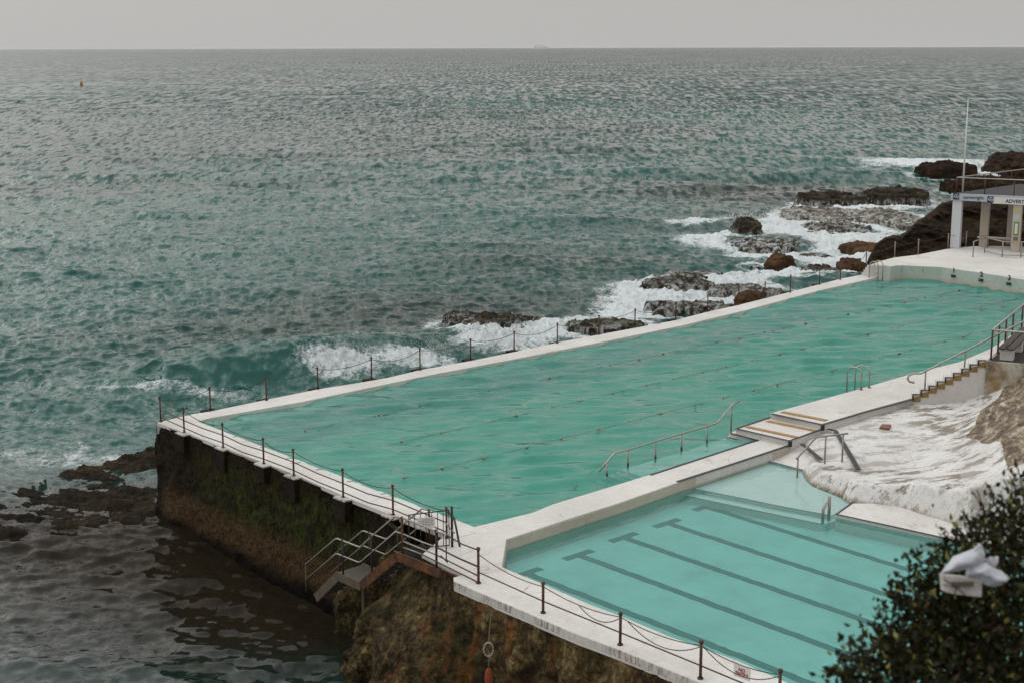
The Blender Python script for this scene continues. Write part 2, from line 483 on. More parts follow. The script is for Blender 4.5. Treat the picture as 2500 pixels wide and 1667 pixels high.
class MB:
    def __init__(self): self.v = []; self.f = []; self.mi = []; self.cur = 0

    def add(self, vs, fs):
        b = len(self.v); self.v += [tuple(map(float, p)) for p in vs]
        for f in fs: self.f.append(tuple(i + b for i in f)); self.mi.append(self.cur)

    def prism(self, poly, z0, z1, z1s=None):
        """vertical prism on a horizontal outline (world x,y); z1s = top height of each corner"""
        n = len(poly); a = sum(poly[i][0] * poly[(i + 1) % n][1] - poly[(i + 1) % n][0] * poly[i][1] for i in range(n))
        idx = list(range(n))
        if a < 0: poly = poly[::-1]; z1s = z1s[::-1] if z1s else None
        vs = [(p[0], p[1], z0) for p in poly] + [(p[0], p[1], z1s[i] if z1s else z1) for i, p in enumerate(poly)]
        fs = [tuple(range(n - 1, -1, -1)), tuple(range(n, 2 * n))] + [(i, (i + 1) % n, n + (i + 1) % n, n + i) for i in range(n)]
        self.add(vs, fs); return self

    def box(self, c, s, ax=None):
        c = np.asarray(c, float)
        ax = ax if ax is not None else np.eye(3)
        vs = []
        for sx, sy, sz in ((-1, -1, -1), (1, -1, -1), (1, 1, -1), (-1, 1, -1), (-1, -1, 1), (1, -1, 1), (1, 1, 1), (-1, 1, 1)):
            vs.append(c + ax[0] * sx * s[0] / 2 + ax[1] * sy * s[1] / 2 + ax[2] * sz * s[2] / 2)
        self.add(vs, [(3, 2, 1, 0), (4, 5, 6, 7), (0, 1, 5, 4), (1, 2, 6, 5), (2, 3, 7, 6), (3, 0, 4, 7)]); return self

    def tube(self, path, r, n=8, radii=None):
        P = [np.asarray(p, float) for p in path]
        m = len(P); vs = []; fs = []
        prev = None
        for i in range(m):
            d = P[min(i + 1, m - 1)] - P[max(i - 1, 0)]
            d = d / (np.linalg.norm(d) + 1e-9)
            if prev is None:
                ref = np.array([0, 0, 1.0]) if abs(d[2]) < .9 else np.array([1.0, 0, 0])
                a = np.cross(d, ref)
            else:
                a = prev - d * (prev @ d)
            a = a / (np.linalg.norm(a) + 1e-9); prev = a
            b = np.cross(d, a); rr = radii[i] if radii is not None else r
            for k in range(n):
                t = 2 * math.pi * k / n; vs.append(P[i] + (a * math.cos(t) + b * math.sin(t)) * rr)
        for i in range(m - 1):
            for k in range(n):
                fs.append((i * n + k, i * n + (k + 1) % n, (i + 1) * n + (k + 1) % n, (i + 1) * n + k))
        fs.append(tuple(range(n - 1, -1, -1))); fs.append(tuple((m - 1) * n + k for k in range(n)))
        self.add(vs, fs); return self

    def strip(self, path, w, z=None, th=.012):
        """flat painted band of width w lying along a path; given its own small thickness"""
        P = [np.asarray(p, float) for p in path]
        L = []; Rr = []
        for i in range(len(P)):
            d = P[min(i + 1, len(P) - 1)] - P[max(i - 1, 0)]; d[2] = 0; d = d / np.linalg.norm(d)
            s = np.array([-d[1], d[0], 0]) * w / 2
            L.append(P[i] + s); Rr.append(P[i] - s)
        n = len(P); up = np.array([0, 0, th])
        vs = L + Rr + [p + up for p in L] + [p + up for p in Rr]; fs = []
        for i in range(n - 1):
            fs += [(2 * n + i, 3 * n + i, 3 * n + i + 1, 2 * n + i + 1), (i, 2 * n + i, 2 * n + i + 1, i + 1), (n + i, n + i + 1, 3 * n + i + 1, 3 * n + i)]
        fs += [(0, n, 3 * n, 2 * n), (n - 1, 3 * n - 1, 4 * n - 1, 2 * n - 1)]
        self.add(vs, fs); return self

    def ball(self, c, r, n=8, sc=(1, 1, 1)):
        c = np.asarray(c, float); vs = []; fs = []; m = n // 2 + 1
        for i in range(m + 1):
            t = math.pi * i / m
            for k in range(n):
                p = 2 * math.pi * k / n
                vs.append(c + np.array([math.sin(t) * math.cos(p) * sc[0], math.sin(t) * math.sin(p) * sc[1], math.cos(t) * sc[2]]) * r)
        for i in range(m):
            for k in range(n): fs.append((i * n + k, (i + 1) * n + k, (i + 1) * n + (k + 1) % n, i * n + (k + 1) % n))
        self.add(vs, fs); return self

    def build(self, name, mat, parent=None, smooth=False, mats=None, root=None):
        o_ = np.zeros(3)
        q = parent
        while q is not None:
            o_ = o_ + np.array(q.location); q = q.parent
        me = bpy.data.meshes.new(name)
        me.from_pydata([tuple(np.array(p) - o_) for p in self.v], [], self.f); me.update()
        if smooth: me.polygons.foreach_set('use_smooth', [True] * len(me.polygons))
        if mats: me.polygons.foreach_set('material_index', self.mi)
        return link(name, me, mat, parent, mats)


def grid_mesh(name, P, mat, parent=None, smooth=True, colors=None, keep=None, flip=False):
    """P: (nu, nv, 3) array of points"""
    nu, nv = P.shape[:2]
    off = np.zeros(3); q = parent
    while q is not None: off = off + np.array(q.location); q = q.parent
    V = (P - off).reshape(-1, 3).astype(np.float32)
    i, j = np.meshgrid(np.arange(nu - 1), np.arange(nv - 1), indexing='ij')
    a = (i * nv + j).ravel()
    Q = np.stack([a, a + nv, a + nv + 1, a + 1], 1)
    if flip: Q = Q[:, ::-1]
    if keep is not None:
        kf = keep[:-1, :-1] & keep[1:, :-1] & keep[1:, 1:] & keep[:-1, 1:]
        Q = Q[kf.ravel()]
        used = np.unique(Q); re = -np.ones(len(V), int); re[used] = np.arange(len(used))
        V = V[used]; Q = re[Q]
        if colors: colors = {k: c.reshape(-1, 3)[used] for k, c in colors.items()}
    me = bpy.data.meshes.new(name)
    me.vertices.add(len(V)); me.vertices.foreach_set('co', V.ravel())
    me.loops.add(Q.size); me.loops.foreach_set('vertex_index', Q.ravel().astype(np.int32))
    me.polygons.add(len(Q)); me.polygons.foreach_set('loop_start', np.arange(0, Q.size, 4, dtype=np.int32))
    me.polygons.foreach_set('loop_total', np.full(len(Q), 4, np.int32))
    me.update(calc_edges=True)
    me.polygons.foreach_set('use_smooth', np.full(len(Q), smooth))
    for k, c in (colors or {}).items():
        at_ = me.color_attributes.new(k, 'FLOAT_COLOR', 'POINT')
        C = np.ones((len(V), 4), np.float32); C[:, :3] = c.reshape(-1, 3); at_.data.foreach_set('color', C.ravel())
    return link(name, me, mat, parent)


def poly_dist(X, Y, pts):
    """distance to a polyline, position along it 0..1, and side"""
    best = np.full(X.shape, 1e9); tt = np.zeros(X.shape); side = np.zeros(X.shape)
    n = len(pts) - 1
    for i in range(n):
        ax, ay = pts[i][:2]; bx, by = pts[i + 1][:2]
        dx, dy = bx - ax, by - ay; L2 = dx * dx + dy * dy
        t = np.clip(((X - ax) * dx + (Y - ay) * dy) / L2, 0, 1)
        ex, ey = X - (ax + t * dx), Y - (ay + t * dy)
        d = np.hypot(ex, ey); m = d < best
        best = np.where(m, d, best); tt = np.where(m, (i + t) / n, tt)
        side = np.where(m, np.sign(dx * ey - dy * ex), side)
    return best, tt, side


def in_poly(X, Y, poly):
    r = np.zeros(X.shape, bool); n = len(poly)
    for i in range(n):
        x1, y1 = poly[i][:2]; x2, y2 = poly[(i + 1) % n][:2]
        if y1 == y2: continue
        c = ((y1 > Y) != (y2 > Y)) & (X < (x2 - x1) * (Y - y1) / (y2 - y1) + x1)
        r ^= c
    return r


def W(pts, z=0.0):
    return [at(x, y, z) for x, y in pts]


def catenary(a, b, sag, n=12):
    a = np.asarray(a, float); b = np.asarray(b, float)
    return [a + (b - a) * t - np.array([0, 0, sag * 4 * t * (1 - t)]) for t in np.linspace(0, 1, n)]


def text_mesh(name, s, size, origin, right, up, mat, parent, shear=0.0, bold=0.0, ext=.004):
    cu = bpy.data.curves.new(name, 'FONT'); cu.body = s; cu.size = size; cu.align_x = 'CENTER'; cu.align_y = 'CENTER'
    cu.extrude = ext; cu.shear = shear; cu.offset = bold; cu.resolution_u = 3; cu.space_line = .85
    tmp = bpy.data.objects.new('tmp', cu); COL.objects.link(tmp)
    dg = bpy.context.evaluated_depsgraph_get()
    me = bpy.data.meshes.new_from_object(tmp.evaluated_get(dg))
    bpy.data.objects.remove(tmp); me.materials.clear(); me.name = name
    right = np.asarray(right, float); right = right / np.linalg.norm(right)
    up = np.asarray(up, float); up = up - right * (up @ right); up = up / np.linalg.norm(up); nr = np.cross(right, up)
    off = np.zeros(3); q = parent
    while q is not None: off = off + np.array(q.location); q = q.parent
    Mx = Matrix([[right[i], up[i], nr[i], origin[i] - off[i]] for i in range(3)] + [[0, 0, 0, 1]])
    me.transform(Mx)
    return link(name, me, mat, parent)


# ------------------------------------------------------------------ pool deck (white painted concrete)
O_S = [(383, 1031), (401, 1026), (471, 1010), (512.6, 1003.6), (649.6, 975), (775.6, 949.4), (870, 934.7), (950, 920.7), (1026.5, 902.4),
       (1149, 880.3), (1257.8, 858.2), (1360, 836), (1462, 817.3), (1554.8, 800), (1648.5, 782.4), (1727.4, 761.6), (1803.3, 745.2),
       (1926.8, 714), (1998, 695.5), (2051.8, 681.3), (2104, 671.4)]
I_S = [(482, 1027.5), (519, 1018.6), (605, 1003.6), (739, 979.7), (950, 935.7), (1070.7, 910.9), (1244, 878.6), (1500, 828.6),
       (1667.9, 794.3), (1816.7, 758.6), (1995, 711), (2100, 687.2), (2150, 675.5)]
deck = MB()
deck.prism([*W(O_S, DECK), *W(I_S, DECK)[::-1]], -.30, DECK)
deck.prism(W([(383, 1031), (482, 1027.5), (950, 1209.2), (1156, 1286), (1090, 1309), (1080, 1303), (950, 1254), (863, 1220), (729, 1161), (656, 1132.7), (554, 1095), (461, 1058)], DECK), .0, DECK)
KIDW = [(1235.5, 1316), (1225, 1383), (1250, 1394), (1330, 1427), (1441, 1475), (1518, 1504), (1632.6, 1552), (1798.5, 1611), (1926, 1667), (2130, 1757)]
DIVK = [(1929, 1088), (1790, 1134), (1653, 1177), (1516.7, 1225), (1400, 1262)]
DIVM = [(1300, 1250.6), (1350, 1230), (1487, 1188.5), (1587.5, 1157.6), (1700, 1120), (1825, 1080), (1854, 1073), (1780, 1056), (1797, 1050)]
KOUT = [(2050, 1830), (1900, 1745), (1800, 1703), (1706, 1663.5), (1600, 1621), (1505, 1582), (1406, 1545.5), (1323, 1510.5), (1300, 1499.5), (1215, 1464), (1145, 1433.5), (1109, 1418), (1107, 1409), (1132, 1402), (1030, 1353), (1084, 1308)]
deck.prism(W([(1090, 1309), (1156, 1286)] + DIVM + DIVK + KIDW + KOUT, DECK), -.14, DECK)
deck.build('pool_deck', 'white_paint')
dk = bpy.data.objects['pool_deck']; tag(dk, kind='structure')
# lip of the kids' pool walkway, streaked
lip = MB()
kw = W(KOUT[:-4], DECK)
for i in range(len(kw) - 1):
    a, b = kw[i], kw[i + 1]; d = (b - a); L = np.linalg.norm(d); d = d / L; nrm = np.array([d[1], -d[0], 0])
    if nrm @ np.array([-1, -1, 0]) < 0: nrm = -nrm
    c = (a + b) / 2 + nrm * .012; c[2] = DECK - .095
    lip.box(c, (L, .03, .186), np.array([d, nrm, [0, 0, 1]]))
lip.build('deck_edge', 'white_edge', dk)


def deckthing(nm, poly, z0, z1, mat='white_paint', z1s=None):
    m = MB(); m.prism(poly, z0, z1, z1s); o = m.build(nm, mat); return tag(o, kind='structure')


PZ = .30; QZ = .47
deckthing('pool_deck_landing', W([(1796, 1045), (1929, 1076), (2008.5, 1047.5), (1881, 1017)], PZ), -.6, PZ)
TOPZ = 2.0
prom = [at(1881, 1008.4, QZ), at(1900, 1003, QZ), at(2075, 955.4, QZ), at(2219, 914, QZ), at(2346, 882, QZ), at(2416, 852, QZ)]
sright = 29.2
far_r = [E1 * s + E2 * t for s, t in ((60, 32.2), (76.0, 31.6), (76.0, 24.5), (58.0, 26.5))]
foot = at(2228, 973, QZ); cor = at(2008.4, 1036.7, QZ)
sdir = (at(2408, 880, TOPZ) - foot); SLEN = np.hypot(sdir[0], sdir[1]); sdir = np.array([sdir[0], sdir[1], 0]) / SLEN
SN = np.array([-sdir[1], sdir[0], 0])          # towards the pool
deckthing('promenade', prom + far_r[:2] + [far_r[2], far_r[3], foot + sdir * (SLEN + 1.0) + SN * .3, foot + SN * .02, cor], -1.0, QZ)
# smooth ramp beside the steps
rp_a = foot + SN * .42; rp_b = foot + SN * 1.7 + sdir * .4
m = MB(); m.prism([rp_a, rp_b, rp_b + sdir * (SLEN + 2.2), rp_a + sdir * (SLEN + 2.2)], .3, 1, [QZ + .01, QZ + .01, 1.15, TOPZ + .12])
tag(m.build('ramp', 'white_paint'), kind='structure')

# side steps with black nosing and ochre risers
st = thing('stair_flight', foot, 'low concrete steps with black nosing and ochre riser ends beside the white ramp', 'steps')
NS = 9
m = MB(); y = MB(); k = MB()
for i in range(NS):
    z = QZ + (TOPZ - QZ) * (i + 1) / NS
    a = foot + sdir * (SLEN * i / NS); b = foot + sdir * (SLEN * (i + 1) / NS)
    m.prism([a - SN * .02, b - SN * .02, b + SN * .45, a + SN * .45], .1, z - .004)
    za = QZ + (TOPZ - QZ) * i / NS
    y.add([a - SN * .035 + [0, 0, za - QZ - .10], b - SN * .035 + [0, 0, za - QZ - .10], b - SN * .035 + [0, 0, z - QZ - .03], a - SN * .035 + [0, 0, za - QZ + .06]], [(3, 2, 1, 0)])
    k.strip([a + SN * .02 + [0, 0, z - QZ], b + SN * .02 + [0, 0, z - QZ]], .12, th=.015)
    k.box(a - SN * .03 + [0, 0, (za + z) / 2 - QZ], (.05, .05, z - za + .02), np.array([sdir, SN, [0, 0, 1]]))
m.build('tread', 'white_paint', st); y.build('riser_end', 'yellow_riser', st); k.build('nosing', 'black_edge', st)

# far deck with the starting wall
FZ = .80
FARTOP = [(2174, 651), (2186, 649), (2203, 648), (2299, 652.6), (2400, 667), (2500, 683), (2760, 722)]
FAROUT = [(2950, 690), (2950, 610), (2700, 606), (2500, 603), (2420, 601), (2372, 602.3), (2314, 608), (2241, 622.4), (2183.7, 629.4), (2150, 638), (2120, 648.2)]
m = MB(); m.cur = 0
m.prism(W(FARTOP + FAROUT, FZ), -.4, FZ)
fd = tag(m.build('far_deck', 'white_paint'), kind='structure')
# the sloped apron joining the starting wall
ft = W(FARTOP, FZ)
fw = MB()
for i in range(len(ft) - 1):
    a, b = ft[i], ft[i + 1]; d = b - a; L = np.linalg.norm(d); d /= L; n_ = np.array([d[1], -d[0], 0])
    c = (a + b) / 2 + n_ * .015; c[2] = .32; fw.box(c, (L + .02, .05, .92), np.array([d, n_, [0, 0, 1]]))
fw.build('starting_wall', 'seaglass_wall', fd)
fk = MB()
for i in range(len(ft) - 1):
    a, b = ft[i], ft[i + 1]; d = b - a; L = np.linalg.norm(d); d /= L; n_ = np.array([d[1], -d[0], 0])
    c = (a + b) / 2 + n_ * .03; c[2] = .06; fk.box(c, (L + .02, .05, .22), np.array([d, n_, [0, 0, 1]]))
fk.build('waterline_band', 'cream_pillar', fd)
# lane numbers on the far wall and under them the starting blocks' plates
fn = ft[4] - ft[3]; fn /= np.linalg.norm(fn); fnn = np.array([fn[1], -fn[0], 0])
for s_, px, py in (('1', 2330, 661), ('2', 2397.5, 670.7), ('3', 2465.5, 679.6)):
    p = on_plane(px, py, ft[3] if px < 2400 else ft[4], (fn if px < 2400 else (ft[5] - ft[4]) / np.linalg.norm(ft[5] - ft[4])))
    text_mesh('lane_number', s_, .40, p + fnn * .06, fn, (0, 0, 1), 'black_edge', fd, bold=.012)
    mm = MB(); mm.box(p + fnn * .08 - [0, 0, .27], (.28, .10, .055), np.array([fn, fnn, [0, 0, 1]])); mm.box(p + fnn * .08 - [0, 0, .36], (.28, .10, .055), np.array([fn, fnn, [0, 0, 1]]))
    mm.build('grab_bar', 'black_edge', fd)
for px, py in ((2198, 660), (2203, 660), (2255, 660)):
    p = on_plane(px, py, ft[2], fn); mm = MB(); mm.box(p + fnn * .06, (.03, .02, .25), np.array([fn, fnn, [0, 0, 1]])); mm.build('rust_mark', 'stain_rust', fd)

# steps from the sea wall walkway to the far deck
cs = thing('corner_steps', at(2110, 665, DECK), 'small white steps with black nosing where sea walkway meets far deck', 'steps')
La, Lb = at(2104, 671.4, DECK), at(2151, 675.5, DECK)
Ta, Tb = at(2120, 648.2, FZ), at(2174, 651, FZ)
m = MB(); k = MB()
for i in range(4):
    f0, f1 = i / 4, (i + 1) / 4 + .02
    a = La + (Ta - La) * f0; b = Lb + (Tb - Lb) * f0; c = Lb + (Tb - Lb) * f1; d = La + (Ta - La) * f1
    z = DECK + (FZ - DECK) * (i + 1) / 4 - .01
    m.prism([a, b, c, d], -.3, z)
    e0 = a.copy(); e1 = b.copy(); e0[2] = e1[2] = z
    dd = (e1 - e0) / np.linalg.norm(e1 - e0); nn = np.array([dd[1], -dd[0], 0])
    k.strip([e0 - nn * .06, e1 - nn * .06], .10)
m.build('tread', 'white_paint', cs); k.build('nosing', 'black_edge', cs)

# painted edges
ep = MB()
D_ = lambda pts, z: W(pts, z + .004)
ep.strip(D_([(1587.5, 1159), (1700, 1122.5), (1824, 1082), (1851, 1074)], DECK), .09)
ep.strip(D_([(1851, 1074), (1784, 1057)], DECK), .09)
ep.strip(D_([(1654, 1175.5), (1790, 1132), (1925, 1087.5)], DECK), .13)
ep.build('edge_stripe', 'black_edge', dk)
ld = bpy.data.objects['pool_deck_landing']
ep = MB(); ep.strip(D_([(1883, 1017.5), (1798, 1045.5), (1927, 1075.5), (2006, 1047.5)], PZ), .12)
p = at(1929, 1076.5, PZ); ep.box(p - [0, 0, .085], (.12, .12, .19)); ep.build('edge_stripe', 'black_edge', ld)
ys = MB()
ys.strip(D_([(1823, 1041), (1945, 1067)], PZ), .24); ys.strip(D_([(1873, 1027), (1990, 1051)], PZ), .24); ys.build('step_stripe', 'ochre_stripe', ld)
pr = bpy.data.objects['promenade']
ep = MB(); ep.strip(D_([(1884, 1009.5), (2008, 1036), (2120, 1003), (2228, 973.5)], QZ), .15)
p = at(2008.4, 1037, QZ); ep.box(p - [0, 0, .085], (.12, .12, .19)); ep.build('edge_stripe', 'black_edge', pr)
ys = MB(); ys.strip(D_([(1909, 1005), (2018, 1026)], QZ), .26); ys.build('step_stripe', 'ochre_stripe', pr)
# small painted lane marks along the end walkway
mk = MB()
for x_, y_ in ((565, 1066), (632, 1092), (695, 1119), (707, 1131), (767, 1146.5), (843, 1175.5), (925, 1205.5)):
    p = at(x_ + 4, y_, DECK); mk.strip([p + [0, 0, .004], p + E2 * -.0 + E1 * .0 + np.array([.30, .14, .004])], .05, th=.006)
mk.build('lane_mark', 'grey_text', dk)

# scattered debris-like stains on the kids' walkway edge
# ------------------------------------------------------------------ basins
bs = MB()
bpoly = [E1 * s + E2 * t for s, t in ((25.0, 29.3), (25.0, 46.0), (56, 46.3), (66, 46.8), (73.2, 47.9), (77, 46), (77, 31.4), (41, 31.4), (40.6, 29.3))]
bs.prism(bpoly, -1.9, -1.5)
bs.build('pool_floor', 'pool_floor'); pf = tag(bpy.data.objects['pool_floor'], kind='structure')
iw = MB()
ins = [E1 * 25.13 + E2 * 29.4] + [p for p in W(I_S, 0)] + [at(2177, 676.2), at(2219, 673.6), at(2314, 676.2), at(2378, 682.6), at(2442, 692.8), E1 * 75.3 + E2 * 32]
for i in range(len(ins) - 1):
    a, b = ins[i], ins[i + 1]; d = b - a; L = np.linalg.norm(d); d /= L; n_ = np.array([-d[1], d[0], 0]); c = (a + b) / 2 + n_ * .07; c[2] = -.80
    iw.box(c, (L, .10, 1.62), np.array([d, n_, [0, 0, 1]]))
iw.build('pool_side', 'pool_floor', pf)
# shallow entry ledge of the main pool and the steps going down from it
lg = MB()
lg.prism(W([(1780, 1062), (1770, 1068), (1664, 1103), (1541, 1138.5), (1512.6, 1147), (1566, 1164), (1700, 1121), (1850, 1074)], -.12), -1.45, -.12)
for i, ((x1, y1), (x2, y2)) in enumerate((((1499, 1154), (1546, 1172)), ((1482, 1162), (1528, 1178)), ((1468, 1168), (1510, 1184)), ((1450, 1176), (1486, 1190)))):
    z = -.24 - .13 * i
    lg.prism(W([(x1 + 45, y1 - 14), (x1, y1), (x2, y2), (x2 + 50, y2 - 16)], z), -1.45, z)
lg.build('entry_ledge', 'ledge_floor', pf)
le = MB()
le.strip(D_([(1512.6, 1147.5), (1564, 1163)], -.115), .07)
for i, ((x1, y1), (x2, y2)) in enumerate((((1499, 1154), (1546, 1172)), ((1482, 1162), (1528, 1178)), ((1468, 1168), (1510, 1184)), ((1450, 1176), (1486, 1190)))):
    le.strip(D_([(x1, y1), (x2, y2)], -.235 - .13 * i), .06)
le.build('ledge_stripe', 'black_edge', pf)
# dock tread just below the corner
m = MB(); m.prism(W([(1774, 1066), (1784, 1057), (1850, 1073), (1828, 1080)], -.02), -.3, -.02); m.build('entry_tread', 'white_paint', pf)
m = MB(); m.strip(D_([(1774, 1066), (1828, 1080)], -.02), .06); m.build('ledge_stripe', 'black_edge', pf)

# kids' pool
KF = -.62
LEDGE = [(1686, 1191), (1800, 1213), (1900, 1234), (2027.7, 1257.4), (2040, 1254), (2325, 1316), (2600, 1375)]
kb = MB()
kb.prism(W([(1200, 1300), (1190, 1400), (1926, 1700), (2250, 1850), (2900, 1500), (2500, 1330), (2040, 1240), (1686, 1160), (1600, 1170)], KF), -1.0, KF)
kf = tag(kb.build('kids_pool_floor', 'pool_floor'), kind='structure')
m = MB()
m.prism(W([(1686, 1191), (1800, 1213), (1900, 1234), (2027.7, 1257.4), (2100, 1225), (2000, 1140), (1945, 1146), (1870, 1123), (1900, 1098), (1790, 1140)], -.27), -.95, -.27)
m.prism(W([(1661, 1206.7), (1820, 1240), (2006, 1279), (2080, 1260), (2027, 1250), (1900, 1226), (1700, 1180)], -.40), -.95, -.40)
m.build('shallow_ledge', 'ledge_floor', kf)
m = MB(); m.prism(W([(1870, 1124), (1900, 1130.5), (1960, 1147), (2010, 1150), (2040, 1110), (1960, 1075), (1925, 1086)], KID), -.9, 1, [KID + .015, KID + .015, KID + .03, .02, .10, .06, KID + .12])
m.build('entry_slope', 'white_paint', kf)
m = MB()
m.strip(D_([(1686, 1191.5), (1800, 1213.5), (1900, 1234.5), (2024, 1257.4)], -.265), .06)
m.strip(D_([(1661, 1207), (1820, 1240.5), (2004, 1279)], -.395), .05)
m.strip(D_([(1870, 1124), (1900, 1131), (1958, 1147)], KID + .02), .05)
m.build('ledge_stripe', 'lane_paint', kf)
# dry edge by the ledge
m = MB(); m.prism(W([(2040, 1254), (2080, 1228), (2134, 1228), (2198, 1236), (2266, 1256), (2340, 1275), (2700, 1330), (2700, 1395), (2325.5, 1316)], -.10), -.9, -.10)
o = tag(m.build('kids_pool_edge', 'white_paint'), kind='structure')
m = MB(); m.strip(D_([(2083, 1225), (2042, 1254.5), (2180, 1284.5), (2325, 1317), (2600, 1376)], -.10), .07); m.build('edge_stripe', 'black_edge', o)
# T marks on the floor
for (ax, ay), (bx, by) in (((1729, 1238), (2219, 1390)), ((1634, 1278), (2260, 1482)), ((1528, 1313), (2260, 1565)), ((1418, 1356), (2200, 1645)), ((1291, 1401), (2050, 1695))):
    a, b = at(ax, ay, KF + .004), at(bx, by, KF + .004)
    m = MB(); nq = 60; dq = (b - a) / np.linalg.norm(b - a); sq = np.array([-dq[1], dq[0], 0])
    m.strip([a + (b - a) * q / nq + sq * (.05 * (vnoise(q * .9, ay * .1, 5) - .5)) for q in range(nq + 1)], .26, th=.006)
    d = (b - a) / np.linalg.norm(b - a); n_ = np.array([-d[1], d[0], 0])
    m.strip([a - n_ * .55 + d * -.10, a + n_ * .55 - d * .10], .26, th=.010); m.build('lane_line', 'lane_paint', kf)
m = MB()
kk = [(1929, 1088), (1653, 1177), (1516.7, 1225), (1235.5, 1316), (1225, 1383), (1250, 1394), (1441, 1475)]
kk = W(kk, DECK)
for i in range(len(kk) - 1):
    a, b = kk[i], kk[i + 1]; d = b - a; L = np.linalg.norm(d); d /= L; n_ = np.array([d[1], -d[0], 0]); c = (a + b) / 2 + n_ * .004 * (1 if i < 3 else -1); c[2] = -.33
    m.box(c, (L, .03, .82), np.array([d, n_, [0, 0, 1]]))
m.build('kids_pool_side', 'cream_pillar', kf)

# ------------------------------------------------------------------ pool water
def ripple(X, Y, seed, lmin, lmax, slope, n, head, spread):
    rng = np.random.RandomState(seed); Z = np.zeros(X.shape)
    for i in range(n):
        lam = math.exp(rng.uniform(math.log(lmin), math.log(lmax))); th = head + rng.normal() * spread
        k = 2 * math.pi / lam; A = slope / math.sqrt(n) * 1.4 / k
        Z += A * np.sin(k * (X * math.cos(th) + Y * math.sin(th)) + rng.uniform(0, 6.28))
    return Z


def water_box(nm, X, Y, Z, bottom, mat):
    nu, nv = X.shape
    P = np.stack([X, Y, Z], -1).reshape(-1, 3)
    ring = [i * nv for i in range(nu)] + [(nu - 1) * nv + j for j in range(1, nv)] + [i * nv + nv - 1 for i in range(nu - 2, -1, -1)] + [j for j in range(nv - 2, 0, -1)]
    low = P[ring].copy(); low[:, 2] = bottom
    base = len(P); V = np.concatenate([P, low])
    F_ = []
    for i in range(nu - 1):
        for j in range(nv - 1):
            F_.append((i * nv + j, (i + 1) * nv + j, (i + 1) * nv + j + 1, i * nv + j + 1))
    n = len(ring)
    for q in range(n): F_.append((ring[(q + 1) % n], ring[q], base + q, base + (q + 1) % n))
    F_.append(tuple(base + q for q in range(n - 1, -1, -1)))
    me = bpy.data.meshes.new(nm); me.from_pydata(V.tolist(), [], F_); me.update(); me.polygons.foreach_set('use_smooth', [i < (nu - 1) * (nv - 1) for i in range(len(F_))])
    bm = __import__('bmesh').new(); bm.from_mesh(me); __import__('bmesh').ops.recalc_face_normals(bm, faces=bm.faces); bm.to_mesh(me); bm.free()
    return tag(link(nm, me, mat), kind='structure')


nu, nv = 560, 190
u = np.linspace(0, 1, nu)[:, None]; v = np.linspace(0, 1, nv)[None, :]
s_ = 24.9 + 51.5 * u
tmax = 45.9 + .4 * sstep(40, 60, s_) + 1.35 * sstep(58, 72, s_) - 3.0 * sstep(73.5, 76.4, s_)
t_ = 29.0 + (tmax - 29.0) * v
X = E1[0] * s_ + E2[0] * t_; Y = E1[1] * s_ + E2[1] * t_
Z = ripple(X, Y, 3, .50, 2.2, .25, 50, R(94), .26) * (.6 + .8 * vnoise(X / 6, Y / 4, 3)) + ripple(X, Y, 5, .30, .6, .070, 40, R(92), .4) * (.3 + 1.2 * vnoise(X / 5, Y / 3, 9))
water_box('main_pool_water', X, Y, Z, -1.75, 'main_pool_water')
m = MB(); m.prism(W([(1225, 1305), (1212, 1386), (1240, 1402), (1441, 1484), (1632, 1561), (1926, 1677), (2150, 1775), (2900, 1500), (2700, 1420), (2350, 1312), (2134, 1236), (2083, 1222), (2000, 1180), (1965, 1135), (1935, 1084), (1790, 1130), (1653, 1170), (1400, 1255)], KID), -.85, KID)
tag(m.build('kids_pool_water', 'kids_pool_water'), kind='structure')

# ------------------------------------------------------------------ sea walls
sw = thing('sea_wall', at(700, 960, SEA), 'long dark concrete sea wall on the seaward side of the big pool', 'wall')
wp = [p + np.array([0, 0, 0]) for p in W(O_S, DECK)]; wi = W(I_S, DECK)
m = MB(); m.prism([p - E2 * .06 for p in wp] + [p + E2 * .10 for p in wi[::-1]], -5.0, -.31); m.build('wall_body', 'wall_moss', sw)
m = MB()
for x_, y_ in ((514, 1002), (650.6, 976.5), (776, 949.4), (907.5, 926), (1025.5, 903), (1149, 877.9), (1255.4, 856.5), (1360.5, 837.8), (1462, 817.3), (1550, 798.8), (1649.4, 781), (1727.4, 761.6), (1802.7, 745), (1867, 728), (1929, 714.8), (2000.4, 695.6), (2051.4, 683.5)):
    p = at(x_, y_, DECK); mm = MB(); mm.box(p + E2 * .12 - [0, 0, .215], (.50, .40, .42), np.array([E1, E2, [0, 0, 1]])); mm.build('buttress', 'wall_moss', sw)

ew = thing('end_wall', at(700, 1300, SEA), 'black weedy end wall of the big pool with green moss above dark water', 'wall')
ea, eb = at(386, 1034, .0), at(1010, 1279, .0)
ed = (eb - ea); EL = np.hypot(*ed[:2]); ed = np.array([ed[0], ed[1], 0]) / EL; en = np.array([ed[1], -ed[0], 0])
if en @ np.array([-1, -1, 0]) < 0: en = -en
nu, nv = 420, 130
U = np.linspace(-.9, 1, nu)[:, None] * np.ones((1, nv)); Vv = np.linspace(0, 1, nv)[None, :] * np.ones((nu, 1))
ret = np.clip(-U, 0, 1)            # u<0 turns the corner to the sea side
Uc = np.clip(U, 0, 1)
zz = .08 - Vv * 4.8
off = .10 + .40 * Vv ** 1.4 + .12 * (fbm(Uc * EL * .8 + ret * 7, zz * .9, 3) - .5) * 2 + .10 * (fbm(Uc * EL * 4, zz * 4, 8, 6, .65) - .5)
off = off + .16 * sstep(.0, .05, Vv) * 0
P = ea + ed * (Uc * EL)[..., None] + en * off[..., None]
crn = E2 * 1.0
